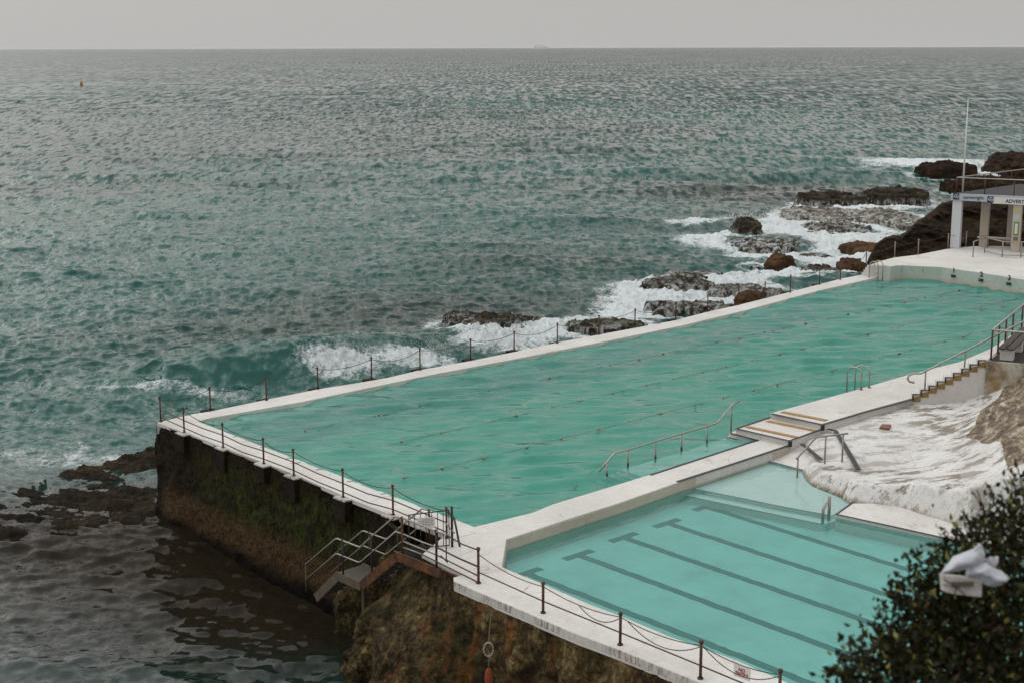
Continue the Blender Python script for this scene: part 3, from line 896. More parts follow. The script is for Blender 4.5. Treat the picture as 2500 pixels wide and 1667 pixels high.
P = P + (E1 * 5.5) * (ret[..., None] ** 1.0) + (E2 * .12 + E2 * .25 * Vv[..., None]) * sstep(0, .06, ret)[..., None]
P = P - en * 0
P[..., 2] = zz + .05 * (fbm(Uc * EL * 3, zz * 3, 21) - .5)
g_ = sstep(.10, .35, Uc) * (1 - sstep(.75, 1.0, Uc)) * sstep(.03, .14, Vv) * (1 - sstep(.38, .62, Vv + .1 * (fbm(U * 9, Vv * 3, 4) - .5)))
r_ = sstep(.40, .52, Vv) * (1 - sstep(.62, .76, Vv)) * sstep(.01, .06, Uc)
w_ = sstep(.66, .78, Vv + .15 * (fbm(U * 14, Vv * 3, 14) - .5))
grid_mesh('wall_face', P, 'weedy_wall', ew, colors={'weed': np.stack([g_, r_, w_], -1)}, flip=True)
for x_, y_ in ((448, 1056.5), (545, 1092.5), (642, 1132), (716, 1161), (838, 1214.5), (956, 1258)):
    p = at(x_, y_, DECK); mm = MB()
    mm.prism([p + ed * -.27 + en * .17, p + ed * .30 + en * .17, p + ed * .30 - en * .25, p - ed * .27 - en * .25], -.45 - .1 * (int(x_) % 3), DECK - .035); mm.build('buttress', 'wall_moss', ew)
    mm = MB(); mm.prism([p + ed * -.28 + en * .18, p + ed * .31 + en * .18, p + ed * .31 - en * .1, p - ed * .28 - en * .1], DECK - .035, DECK + .01); mm.build('buttress_cap', 'white_edge', ew)

# ------------------------------------------------------------------ cliff under the kids' pool
cl = thing('cliff', at(1200, 1500, SEA), 'ochre and brown rock face below the walkway of the small pool', 'cliff')
top = W([(940, 1262), (985, 1290), (1030, 1357), (1080, 1384), (1112, 1416), (1145, 1435), (1215, 1466), (1300, 1501), (1323, 1512), (1406, 1547), (1505, 1584), (1600, 1623), (1706, 1666), (1800, 1706), (1950, 1770), (2100, 1850)], -.0)
top = np.array(top); cum = np.concatenate([[0], np.cumsum(np.linalg.norm(np.diff(top, axis=0), axis=1))])
nu, nv = 460, 150
su = np.linspace(0, cum[-1], nu)
T = np.stack([np.interp(su, cum, top[:, i]) for i in range(3)], -1)
dT = np.gradient(T, axis=0); dT /= np.linalg.norm(dT, axis=1)[:, None]
for _ in range(60): dT[1:-1] = (dT[:-2] + dT[1:-1] * 2 + dT[2:]) / 4
NO = np.stack([dT[:, 1], -dT[:, 0], 0 * dT[:, 0]], -1); NO *= np.sign(NO @ np.array([-1, -1, 0]))[:, None]
Vv = np.linspace(0, 1, nv)[None, :] * np.ones((nu, 1)); Su = su[:, None] * np.ones((1, nv))
uu = Su / cum[-1]
bulge = (.2 + 1.35 * sstep(.04, .13, uu) * (1 - sstep(.22, .42, uu)) + .25 * sstep(.4, .6, uu)) * sstep(.02, .62, Vv) ** 1.1
bulge = bulge + .9 * sstep(.72, .95, Vv) * sstep(.1, .3, uu) + .12
bulge = bulge - .55 * np.exp(-((Vv - .80) / .05) ** 2) * sstep(.15, .3, uu)
n1 = fbm(Su * .55, Vv * 2.6, 31, 5, .55) - .5; n2 = fbm(Su * 2.6, Vv * 11, 41, 6, .65) - .5
groove = -.35 * np.exp(-((Su - cum[-1] * .60 + Vv * .5) / .28) ** 2) * sstep(.1, .3, Vv)
bulge = bulge + (n1 * 1.0 + n2 * .34 + groove) * sstep(0, .12, Vv)
P = T[:, None, :] + NO[:, None, :] * bulge[..., None]
P[..., 2] = .04 - Vv * 5.2 + n1 * .35 * sstep(.1, .3, Vv)
grid_mesh('cliff_face', P, 'cliff_rock', cl, flip=True)


def rock_mesh(c, a, b, h, rot, seed, flat=.5, rough=.22, n=110, base=.9, tilt=(0, 0), terr=0.0):
    """boulder: squashed, noisy, terraced dome; a, b half sizes, h height above c"""
    th = np.linspace(0, 2 * math.pi, n, endpoint=True)[:, None]; ph = np.linspace(.0, 1, n // 2)[None, :]
    t = ph * math.pi * .60
    dx = np.sin(t) * np.cos(th); dy = np.sin(t) * np.sin(th); dz = np.cos(t) * np.ones_like(th)
    D = np.stack([dx, dy, dz], -1).reshape(-1, 3)
    nz = (fbm3(D * 1.0 + seed * 3.7, 1.6, seed) - .5) * 2; nz2 = (fbm3(D + seed, 5.5, seed + 3) - .5) * 2
    nz3 = (fbm3(D + seed, 17, seed + 6) - .5) * 2
    r = 1 + rough * nz * 1.6 + rough * .7 * nz2 + rough * .28 * nz3
    p = D * r[:, None]
    hz = np.sign(p[:, 2]) * np.abs(p[:, 2]) ** flat
    x = p[:, 0] * a / .95; y = p[:, 1] * b / .95
    z = hz * h
    z = np.where(p[:, 2] < 0, p[:, 2] * base * 3, z)
    if terr > 0:
        q = z / terr; z = (np.floor(q) + sstep(.55, 1.0, q - np.floor(q))) * terr * .6 + z * .4
    z = z + x * tilt[0] + y * tilt[1]
    cr, sr = math.cos(rot), math.sin(rot)
    P = np.stack([c[0] + x * cr - y * sr, c[1] + x * sr + y * cr, c[2] + z], -1)
    P = P.reshape(n, n // 2, 3); P[-1] = P[0]
    return P


# boulders at the foot of the cliff
def boulder(px, py, a, b, h, rot, seed, label, mat='cliff_rock', z=SEA, **kw):
    c = at(px, py, z); o = thing('boulder', c, label, 'boulder')
    grid_mesh('rock_body', rock_mesh(c, a, b, h, rot, seed, n=160, **kw), mat, o, flip=True); return o


boulder(1010, 1610, 1.9, 1.25, 1.15, R(20), 5, 'rounded brown boulder in shadowed water at the foot of the cliff', flat=.8, rough=.34)
boulder(905, 1512, 1.0, .9, 1.25, R(-30), 9, 'speckled rock knob below the metal stairs at the waterline', flat=.8, rough=.3)
boulder(1120, 1700, 2.6, 1.2, .9, R(15), 11, 'low brown rock shelf at the bottom edge under the cliff', flat=.9, rough=.3)

# ------------------------------------------------------------------ railings
def post(px, py, r=.030, top=None, z=DECK, cap=True, h=None):
    p = at(px, py, z); zt = (p[2] + h) if h else height_at(p, top)
    m = MB(); m.tube([p, [p[0], p[1], zt]], r, 8); m.tube([p, p + [0, 0, .03]], r * 2.0, 8)
    if cap: m.ball([p[0], p[1], zt + .01], r * 1.7, 8)
    return m, np.array([p[0], p[1], zt]), p


def railing(name, label, cat='railing'):
    o = bpy.data.objects.new(name, None); COL.objects.link(o); return tag(o, label, cat)


def set_org(o, p): o.location = tuple(float(v) for v in p)


# end wall railing: seven posts, two pipes, a chain on top
er = thing('pool_railing', at(545, 1092, DECK), 'rusty railing of posts, two pipes and a chain along the end walkway', 'railing')
ep_ = [(393, 1029, 970), (450, 1055, 997), (545, 1092, 1035), (644.2, 1131.7, 1071), (717.5, 1160, 1097.5), (838, 1213.4, 1146), (959.8, 1256.2, 1186), (1090.7, 1312.5, 1242)]
tops = []; bases = []
for x_, y_, t_ in ep_:
    m, tp, bp = post(x_, y_, top=t_); m.build('post', 'rusty_pipe', er, True); tops.append(tp); bases.append(bp)
HP = float(np.mean([a[2] - b[2] for a, b in zip(tops, bases)]))
for f, mat in ((.52, 'rusty_pipe'), (.20, 'rusty_pipe')):
    path = []
    for i in range(len(bases)):
        path.append(bases[i] + [0, 0, HP * f])
        if i < len(bases) - 1: path.append((bases[i] + bases[i + 1]) / 2 + [0, 0, HP * f - .03 * (i % 3)])
    m = MB(); m.tube(path, .018, 6); m.build('pipe_rail', mat, er, True)
for i in range(len(tops) - 1):
    m = MB(); c = catenary(tops[i] - [0, 0, .05], tops[i + 1] - [0, 0, .05], .10 + .05 * (i % 2), 40); m.tube(c, .012, 5, radii=[.016 if k % 2 else .009 for k in range(40)]); m.build('chain', 'dark_iron', er)

# kids' pool railing
kr = thing('pool_railing', at(1325, 1495, DECK), 'rusty posts with a low pipe and drooping chains along the small pool walkway', 'railing')
kp = [(1168.2, 1423, 1340), (1325.9, 1495.2, 1424), (1514, 1573.3, 1498), (1709.8, 1655.5, 1567), (1901.5, 1737, 1638)]
tops = []; bases = []
for x_, y_, t_ in kp:
    m, tp, bp = post(x_, y_, top=t_, r=.034); m.build('post', 'rusty_pipe', kr, True); tops.append(tp); bases.append(bp)
path = [b + [0, 0, .30] for b in bases]; m = MB(); m.tube([path[0], *path[1:]], .017, 6); m.build('pipe_rail', 'rusty_pipe', kr, True)
for i in range(len(tops) - 1):
    a, b = tops[i] - [0, 0, .07 + (.06 if i == 0 else 0)], tops[i + 1] - [0, 0, .07]
    m = MB(); c = catenary(a, b, .11, 90); m.tube(c, .01, 5, radii=[.016 if k % 2 else .006 for k in range(90)]); m.build('chain', 'dark_iron', kr)
    if i >= 1:
        a2 = c[42] if i == 1 else (c[8] if i == 2 else c[3])
        m = MB(); c2 = catenary(a2, b - [0, 0, .02], .24 if i == 1 else .33, 70); m.tube(c2, .01, 5, radii=[.016 if k % 2 else .006 for k in range(70)]); m.build('chain', 'dark_iron', kr)
NOA, NOB = tops[3], tops[4]
# sign
f = .40
ca = catenary(tops[3] - [0, 0, .07], tops[4] - [0, 0, .07], .11, 90)
sa = ca[38]; sb = ca[57]
mid = (sa + sb) / 2; sd_ = (sb - sa); sd_ = sd_ / np.linalg.norm(sd_); up_ = np.array([0, 0, 1.0]); sn_ = np.cross(sd_, up_); 
sgn = thing('no_entry_sign', mid - [0, 0, .3], 'small white metal sign lettered in red hanging on the chain', 'sign')
m = MB(); ctr = mid - [0, 0, .16]; m.box(ctr, (.44, .008, .27), np.array([sd_, sn_ / np.linalg.norm(sn_), np.cross(sn_, sd_) * -1 if False else [0, 0, 1]])); m.build('panel', 'sign_white', sgn)
side = sn_ / np.linalg.norm(sn_)
if side @ (EYE - ctr) < 0: side = -side
rgt = sd_ if np.cross(sd_, [0, 0, 1]) @ side > 0 else -sd_
text_mesh('lettering', 'NO\nENTRY', .110, ctr + side * .008 + [0, 0, -.0], rgt, (0, 0, 1), 'sign_red', sgn, bold=.0015)

# sea side chain fence
sr = thing('chain_fence', at(1149, 878, DECK), 'long line of thin posts joined by a sagging chain on the seaward walkway', 'fence')
sp = [(514, 1002), (650.6, 976.5), (776, 949.4), (907.5, 926), (1025.5, 903), (1149, 877.9), (1255.4, 856.5), (1360.5, 837.8), (1462, 817.3), (1550, 798.8), (1649.4, 781), (1727.4, 761.6), (1802.7, 745), (1867, 728), (1929, 714.8), (2000.4, 695.6), (2051.4, 683.5), (2098.3, 668.5)]
st_ = [946, 921, 898, 874, 852, 829, 811, 791, 772, 756, 740, 721, 707, 690, 674, 657, 640, 633]
tops = [at(394.6, 1030, DECK) + [0, 0, HP]]
tops[0] = np.array([*at(393, 1029, DECK)[:2], DECK + HP])
for (x_, y_), t_ in zip(sp, st_):
    m, tp, bp = post(x_, y_, top=t_, r=.030, z=DECK if y_ > 669 else .25); m.build('post', 'rusty_pipe', sr, True); tops.append(tp)
for i in range(len(tops) - 1):
    m = MB(); m.tube(catenary(tops[i] - [0, 0, .05], tops[i + 1] - [0, 0, .05], .16 + .08 * (i % 3 == 1), 24), .012, 5); m.build('chain', 'dark_iron', sr)
lasttop = tops[-1]
fr_ = thing('chain_fence', at(2241, 622, FZ), 'pale posts and slack chain on the rocky edge of the far deck', 'fence')
tops = [lasttop]
for x_, y_, t_ in ((2114, 649.4, 612), (2183.7, 629, 593), (2241, 622.6, 586.5), (2313.8, 608.4, 572.5), (2358, 603.5, 567.5), (2409.4, 606, 573)):
    m, tp, bp = post(x_, y_, top=t_, r=.032, z=FZ); m.build('post', 'galvanised' if x_ > 2150 else 'rusty_pipe', fr_, True); tops.append(tp)
for i in range(len(tops) - 1):
    m = MB(); m.tube(catenary(tops[i] - [0, 0, .05], tops[i + 1] - [0, 0, .05], .25 if i == 1 else .12, 20), .012, 5); m.build('chain', 'dark_iron', fr_)

# pipe railing on the far deck
pr_ = thing('pipe_railing', at(2404, 619, FZ), 'low grey pipe railing standing in front of the pavilion pillars', 'railing')
P1 = at(2375, 628, FZ); P2 = at(2403.5, 617.5, FZ); P3 = at(2446.5, 628, FZ); P4 = at(2492, 629, FZ); P5 = at(2560, 632, FZ)
hh = height_at(P1, 590.5) - FZ
for p in (P1, P2, P3, P4, P5):
    m = MB(); m.tube([p, p + [0, 0, hh]], .035, 8); m.build('post', 'galvanised', pr_, True)
m = MB(); m.tube([P1 + [0, 0, hh], P2 + [0, 0, hh]], .035, 8); m.tube([P2 + [0, 0, hh], P3 + [0, 0, hh], P4 + [0, 0, hh], P5 + [0, 0, hh]], .035, 8); m.tube([P2 + [0, 0, .12], P3 + [0, 0, .12], P5 + [0, 0, .12]], .025, 8); m.build('rail', 'galvanised', pr_, True)

# ------------------------------------------------------------------ ladders and handrails
def hoop(a, b, h, r, over=.25, z2=-.5):
    """grab rail from deck point a up and over to the water at b"""
    a = np.asarray(a, float); b = np.asarray(b, float); d = b - a; d[2] = 0; pts = [a]
    n = 9
    for i in range(n):
        t = math.pi * i / (n - 1); c = a + d * (.5 - .5 * math.cos(t)); pts.append(np.array([c[0], c[1], a[2] + h * .72 + math.sin(t) * h * .28]))
    pts.append(np.array([b[0], b[1], z2])); m = MB(); m.tube(pts, r, 8); return m


l1 = thing('pool_ladder', at(2110, 948, QZ), 'steel ladder with two curved grab rails by the long promenade', 'ladder')
for (ax, ay), (bx, by) in (((2102.4, 950.7), (2079, 950.6)), ((2122, 945.9), (2098, 946))):
    a = at(ax, ay, QZ); b = a + E2 * .62 - E1 * .05; hoop(a, b, height_at(a, 899 if ax < 2110 else 896) - QZ, .028).build('grab_rail', 'steel_rail', l1, True)
    m = MB(); m.tube([a, a + [0, 0, .02]], .07, 10); m.build('foot_plate', 'stain_rust', l1)
l2 = thing('pool_ladder', at(2135, 683, DECK), 'small steel ladder in front of the white corner steps at the far end', 'ladder')
for px in (2121.5, 2133):
    a = at(px, 679 if px < 2130 else 676.5, DECK); b = a - E2 * .6; hoop(a + [0, 0, 0], b, 1.0, .028).build('grab_rail', 'steel_rail', l2, True)
for q in range(3):
    m = MB(); a = at(2121.5, 679, DECK); c = at(2133, 676.5, DECK); m.tube([a - E2 * .6 + [0, 0, -.1 - .25 * q], c - E2 * .6 + [0, 0, -.1 - .25 * q]], .02, 6); m.build('rung', 'steel_rail', l2)

hr = thing('handrail', at(1600, 1110, DECK), 'long steel handrail standing in the water over the shallow entry ledge', 'handrail')
hp = [(1481.7, 1163, 1128), (1533, 1138.4, 1097), (1600, 1120, 1076), (1663.7, 1099, 1057.8), (1725.8, 1081.7, 1039.6)]
tp_ = []
for x_, y_, t_ in hp:
    b = at(x_, y_, 0); zt = height_at(b, t_); m = MB(); m.tube([b + [0, 0, -.3], [b[0], b[1], zt]], .028, 8); m.build('post', 'galvanised', hr, True)
    m = MB(); m.tube([b + [0, 0, -.12], b + [0, 0, .12]], .036, 8); m.build('sleeve', 'dark_iron', hr, True); tp_.append(np.array([b[0], b[1], zt]))
b = at(1784.5, 1056, DECK); zt = height_at(b, 989); m = MB(); m.tube([b, [b[0], b[1], zt]], .03, 8); m.build('post', 'galvanised', hr, True)
ptop = np.array([b[0], b[1], zt])
d0 = tp_[4] - tp_[1]; ln = np.array([d0[0], d0[1], 0]) / np.hypot(*d0[:2])
first = on_plane(1499.8, 1105.6, tp_[1], ln); low = on_plane(1463, 1149, tp_[1], ln); kn = on_plane(1751.6, 1030.7, tp_[4], ln)
end = ptop + ln * .42 + [0, 0, .10]
m = MB(); m.tube([low, first, tp_[1], tp_[2], tp_[3], tp_[4], kn, ptop, end], .032, 8); m.build('rail', 'steel_rail', hr, True)

hk = thing('handrail', at(2013, 1123, 0), 'grey pipe handrail with three posts over the small pool ramp', 'handrail')
q1 = at(1946.5, 1160, KID); q2 = at(2013.6, 1124, .25); q3 = at(2056, 1120, .30)
z1_ = height_at(q1, 1115); z2_ = height_at(q2, 1063.5); z3_ = height_at(q3, 1058.5)
for q, z in ((q1, z1_), (q2, z2_), (q3, z3_)):
    m = MB(); m.tube([q + [0, 0, -.3], [q[0], q[1], z]], .030, 8); m.build('post', 'galvanised', hk, True)
T1 = np.array([q1[0], q1[1], z1_]); T2 = np.array([q2[0], q2[1], z2_]); T3 = np.array([q3[0], q3[1], z3_]); 
dT_ = T2 - T1; knee = T2 + (T1 - T2) * .38; kz = T2 + (T2 - T3) * .55
m = MB(); m.tube([T1 - (kz - T1) * .10, T1, kz, T2, T3, T3 + (T3 - T2) * .28], .033, 8); m.build('rail', 'galvanised', hk, True)

ka = thing('grab_rail', at(2015, 1273, KID), 'short triangular steel grab rail at the ledge of the small pool', 'handrail')
for sx_, dx_ in ((0, 0), (1, 4)):
    lo_ = at(2006 + dx_ * 1.0, 1279 - sx_ * 2, -.40); hi_ = at(2021 + dx_, 1272 - sx_ * 2, -.40)
    zt = height_at(hi_, 1211 + sx_ * 1.0); tpz = np.array([hi_[0], hi_[1], zt]); zl = height_at(lo_, 1243)
    m = MB(); m.tube([lo_, [lo_[0], lo_[1], zl], tpz - (tpz - lo_) * .06, tpz, hi_], .024, 8); m.build('rail', 'steel_rail', ka, True)

hs_ = thing('handrail', foot, 'pale steel handrail ending in a hook beside the ochre edged steps', 'handrail')
b1 = at(2257, 961, QZ + .15); t1 = np.array([b1[0], b1[1], height_at(b1, 905)])
b2 = at(2354, 907, 1.5); t2 = np.array([b2[0], b2[1], height_at(b2, 856)])
for b, t in ((b1, t1), (b2, t2)):
    m = MB(); m.tube([b + [0, 0, -.1], t], .032, 8); m.build('post', 'galvanised', hs_, True)
d = t2 - t1; L = np.linalg.norm(d); d /= L
dh = np.array([d[0], d[1], 0]) / np.hypot(d[0], d[1])
hook = [t1 + d * L * 2.9, t2, t1, t1 - dh * .18 - [0, 0, .10], t1 - dh * .42 - [0, 0, .10], t1 - dh * .60 - [0, 0, .17], t1 - dh * .66 - [0, 0, .30], t1 - dh * .58 - [0, 0, .42], t1 - dh * .40 - [0, 0, .46]]
m = MB(); m.tube(hook, .038, 8); m.build('rail', 'steel_rail', hs_, True)
b3 = t1 + d * L * 2.05; m = MB(); m.tube([b3 - [0, 0, 1.0], b3], .032, 8); m.build('post', 'galvanised', hs_, True)

# ------------------------------------------------------------------ metal stairs down the end wall
ms = thing('metal_stairs', at(1000, 1400, SEA), 'rusty metal stairs with grated landings leading from the deck down to the water', 'stairs')
LZ = .02
pa = at(964, 1344, LZ); pb = at(1125, 1408, LZ); wd = pb - pa; wd[2] = 0; WL = np.linalg.norm(wd); wd /= WL      # along the wall, towards the camera
wn = np.array([wd[1], -wd[0], 0]); wn = wn if wn @ np.array([-1, -1, 0]) > 0 else -wn                             # outwards
oc = lambda x_, y_: on_plane(x_, y_, pa, wd)
SWID = .95
k0 = pa; k1 = oc(879, 1418); k2 = oc(822, 1394); k3 = oc(768, 1448)
# level runs stay level
k2[2] = k1[2] = (k1[2] + k2[2]) / 2
zig = [pb, k0, k1, k2, k3]


def channel(path, hgt, th=.05, off=0.0):
    m = MB()
    for i in range(len(path) - 1):
        a, b = path[i], path[i + 1]; d = b - a; L = np.linalg.norm(d); d = d / L; u_ = np.cross(d, wn); u_ = u_ / np.linalg.norm(u_)
        if u_[2] < 0: u_ = -u_
        m.box((a + b) / 2 - u_ * hgt / 2 - wn * off, (L + hgt * .22, th + .003 * i, hgt), np.array([d, wn, u_]))
    return m


channel([pb, k0], .26).build('landing_beam', 'rusty_beam', ms)
channel([k0 - np.array([0, 0, .02]), k1], .26).build('stringer', 'rusty_beam', ms)
channel([k1, k2, k3], .26).build('stringer', 'stair_beam', ms)
channel([k0 - np.array([0, 0, .02]), k1, k2, k3], .24, off=SWID).build('stringer', 'stair_beam', ms)
m = MB()
for i in range(int(WL / .055)):        # landing grating: thin bars
    c = pb - wd * (.03 + i * .055); wide = SWID - .04 if i * .055 > .95 else .34
    m.box(c - wn * wide / 2 - [0, 0, .035], (.014, wide, .04), np.array([wd, wn, [0, 0, 1]]))
for w_ in (.06, .2, .34): m.box((pa + pb) / 2 - wn * w_ - [0, 0, .03], (WL, .012, .03), np.array([wd, wn, [0, 0, 1]]))
for w_ in (.5, .66, .82): m.box(pa + wd * (WL - .95) / 2 - wn * w_ - [0, 0, .03], (WL - .95, .012, .03), np.array([wd, wn, [0, 0, 1]]))
m.build('landing_grating', 'grate', ms)
m = MB(); L2 = np.linalg.norm(k1 - k2)
for i in range(int(L2 / .07)):
    c = k1 - wd * (.04 + i * .07); m.box(c - wn * SWID / 2 - [0, 0, .03], (.022, SWID - .06, .035), np.array([wd, wn, [0, 0, 1]]))
m.build('landing_grating', 'galvanised', ms)


def treads(a, b, n, mt):
    for i in range(n):
        f_ = (i + .5) / n; c = a + (b - a) * f_ - wn * SWID / 2 - np.array([0, 0, .12])
        m = MB()
        for q in range(5): m.box(c + wd * (q - 2) * .045, (.02, SWID - .08, .035), np.array([wd, wn, [0, 0, 1]]))
        m.build('tread', mt, ms)


treads(k0, k1, 7, 'grate'); treads(k2, k3, 6, 'grate')


def rail(path, r, mt='galvanised', nm='handrail'):
    m = MB(); m.tube(path, r, 8); m.build(nm, mt, ms, True)


# outer rails, traced in the plane of the outer stringer
Fp = lambda x_, y_: (700 + x_ / 3.033, 1150 + y_ / 3.033)
o_ = lambda x_, y_: oc(*Fp(x_, y_))
kt = np.array([bases[0][0], bases[0][1], 0])
top_out = [o_(860, 345), o_(800, 334), o_(640, 470), o_(552, 553), o_(535, 558), o_(375, 497), o_(360, 500), o_(140, 688)]
mid_out = [o_(852, 458), o_(808, 446), o_(552, 664), o_(530, 672), o_(378, 610), o_(362, 612), o_(145, 797)]
rail(top_out, .026); rail(mid_out, .022)
rail([o_(860, 345), o_(1105, 440), o_(1185, 470)], .026, 'galvanised')
rail([o_(852, 458), o_(1010, 525), o_(1110, 560)], .022); rail([o_(858, 515), o_(1110, 618)], .022); rail([o_(862, 560), o_(1000, 612)], .020)
# their run-on to the first walkway post
kpost = at(1168.2, 1423, DECK); kp_t = height_at(kpost, 1340) - .02
e_ = lambda f_: np.array([kpost[0], kpost[1], DECK + (kp_t - DECK) * f_])
rail([o_(1185, 470), (o_(1185, 470) + e_(1)) / 2 - [0, 0, .05], e_(1)], .018, 'dark_iron', 'rope_rail')
rail([o_(1110, 560), (o_(1110, 560) + e_(.5)) / 2 - [0, 0, .02], e_(.5)], .024, 'rusty_pipe')
rail([o_(1110, 618), e_(.22)], .018, 'rusty_pipe'); rail([o_(1000, 612), (o_(1300, 760) + e_(.03)) / 2, e_(.03)], .016, 'rusty_pipe')


def spost(x_, yt, yb, mt='dark_iron', r=.028, off=0.0):
    b = o_(x_, yb); t = o_(x_, yt); b = np.array([(b[0] + t[0]) / 2, (b[1] + t[1]) / 2, b[2]]); t = np.array([b[0], b[1], t[2]])
    m = MB(); m.tube([b - wn * off, t - wn * off], r, 8); m.ball(t - wn * off, r * 1.5, 8); m.build('post', mt, ms, True)


spost(855, 345, 605, 'rusty_pipe', .032); spost(1108, 440, 710, 'dark_iron', .032); spost(628, 480, 770, 'dark_iron'); spost(415, 510, 765, 'dark_iron'); spost(143, 688, 890, 'stair_beam', .024); spost(606, 760, 885, 'stair_beam', .030)
# inner rails: same profile one stair width closer to the wall
inn = lambda P_: [p - wn * SWID for p in P_]
rail(inn([o_(860, 345), o_(800, 334)] + top_out[2:7] + [o_(140, 688)]), .024); rail(inn(mid_out), .020)
for x_, yt, yb in ((628, 480, 770), (415, 510, 765), (200, 640, 860)): spost(x_, yt, yb, 'dark_iron', .024, SWID)
spost(855, 345, 605, 'rusty_pipe', .030, SWID)
# leg of the lower landing
m = MB(); q = k1 - wn * .1; m.tube([q, [q[0], q[1], SEA - .4]], .045, 8); q = k2 - wn * SWID; m.tube([q, [q[0], q[1], SEA - .4]], .045, 8); m.build('support_leg', 'stair_beam', ms)

# gate on the landing
gt = thing('stair_gate', at(1060, 1340, LZ), 'narrow barred metal gate with a small notice at the head of the metal stairs', 'gate')
ga = pa - wn * (SWID * .15) + wd * .45; gb = ga - wn * (SWID * 1.0) + wd * .55
gd = gb - ga; GL = np.linalg.norm(gd); gd /= GL
m = MB(); z0_, z1_ = .15, 1.10
m.tube([ga + [0, 0, z0_], ga + [0, 0, z1_], gb + [0, 0, z1_ + .05], gb + [0, 0, z0_], ga + [0, 0, z0_]], .022, 8); m.build('gate_frame', 'dark_iron', gt, True)
for i in range(1, 7):
    c = ga + gd * GL * i / 7; m = MB(); m.tube([c + [0, 0, z0_], c + [0, 0, z1_]], .012, 6); m.build('bar', 'rusty_pipe', gt, True)
m = MB(); m.tube([gb + gd * .08 + [0, 0, -.05], gb + gd * .08 + [0, 0, 1.25]], .035, 8); m.build('gate_post', 'dark_iron', gt, True)
sc_ = ga + gd * GL * .42 + [0, 0, .86]; gn = np.cross(gd, [0, 0, 1]); gn = gn if gn @ (EYE - sc_) > 0 else -gn
m = MB(); m.box(sc_ + gn * .03, (.50, .01, .30), np.array([gd, gn, [0, 0, 1]])); nb_ = m.build('notice', 'sign_white', gt)
gr_ = gd if np.cross(gd, [0, 0, 1]) @ gn > 0 else -gd
m = MB()
for r_i, (l_, o__) in enumerate(((.30, .04), (.40, 0), (.38, 0), (.42, 0), (.32, -.02))):
    nseg = 5
    for q in range(nseg):
        wseg = l_ / nseg * (.55 + .3 * ((q * 7 + r_i * 3) % 3) / 2)
        m.box(sc_ + gn * .038 + gr_ * (o__ + (q - 2) * l_ / nseg) + [0, 0, .10 - .05 * r_i], (wseg, .004, .018), np.array([gr_, gn, [0, 0, 1]]))
m.build('notice_print', 'grey_text', nb_)
# bent hoop rails beside the gate
hb = thing('hoop_rail', at(1090.7, 1312.5, DECK), 'bent grab rail curving over beside the stair gate', 'handrail')
g0 = at(1090.7, 1312.5, DECK); gz = height_at(g0, 1242)
for zf, dn in ((1.0, 'steel_rail'), (.50, 'galvanised')):
    zt = DECK + (gz - DECK) * zf + .02
    c = np.array([g0[0], g0[1], zt]); g1 = gb + gd * .08; d1_ = np.array([g1[0] - c[0], g1[1] - c[1], 0]); dL = np.linalg.norm(d1_); d1_ /= dL
    pth = [c - d1_ * .12, c, c + d1_ * dL * .5 - [0, 0, .02], c + d1_ * dL + [0, 0, .05], c + d1_ * (dL + .30) + [0, 0, .06]]
    if zf == 1.0: pth += [c + d1_ * (dL + .55) - [0, 0, .12], c + d1_ * (dL + 1.0) - [0, 0, .50]]
    m = MB(); m.tube(pth, .030 if zf == 1.0 else .024, 8); m.build('rail', dn if zf < 1 else 'dark_iron', hb, True)
p_ = o_(1180, 475); q_ = o_(1140, 622)
m = MB(); m.tube([p_, p_ - [0, 0, .62], p_ - [0, 0, .74] + wn * -.04, q_], .018, 6); m.build('rail', 'dark_iron', hb, True)

# ------------------------------------------------------------------ lane ropes
ROPES = [((743.2, 1049.3), (1237.4, 945.2), (1925, 798.3), (2440, 688.5)), ((893.2, 1098), (1326.9, 998), (2046.6, 831), (2520, 719)),
         ((986, 1165), (1111.6, 1134.4), (1724.6, 980.7), (2405.3, 808.8), (2600, 760)), ((1462, 1150), (1430, 1168), (1400, 1184))]
RL = ['seaward lane rope with dark floats lying across the long pool', 'middle lane rope with small round floats on the long pool',
      'lane rope nearest the promenade with orange floats on the long pool', 'short slack rope trailing in the water from the entry handrail']
for ri, (pts, lb) in enumerate(zip(ROPES, RL)):
    P = np.array(W(pts, .045)); cum = np.concatenate([[0], np.cumsum(np.linalg.norm(np.diff(P, axis=0), axis=1))])
    o = thing('lane_rope', P[0], lb, 'lane rope', 'lane ropes on the pool water')
    n = int(cum[-1] / .3) + 2; s = np.linspace(0, cum[-1], n)
    Q = np.stack([np.interp(s, cum, P[:, i]) for i in range(3)], -1)
    if ri == 3: Q[:, 2] = np.linspace(.25, -.05, n)
    nz = .06 * (fbm(s * .25, 0 * s + ri, 5) - .5); Q[:, 0] += nz; Q[:, 1] -= nz
    Q[:, 2] += .09 * (fbm(s * .35, 0 * s + ri * 3, 8) - .60)
    m = MB(); m.tube(Q, .0075, 5); m.build('rope', 'rope', o)
    if ri < 3:
        k = 0; s0 = .0
        while s0 < cum[-1]:
            q = np.array([np.interp(s0, s, Q[:, i]) for i in range(3)])
            m = MB(); m.ball([q[0], q[1], .045], .050 + .015 * ((k * 5) % 3) / 2, 8, (1, 1, .8)); m.build('float', ('float_dark' if ri == 0 and k % 2 else 'float_buoy'), o, True)
            s0 += 1.55 + .5 * ((k * 7) % 5) / 5; k += 1

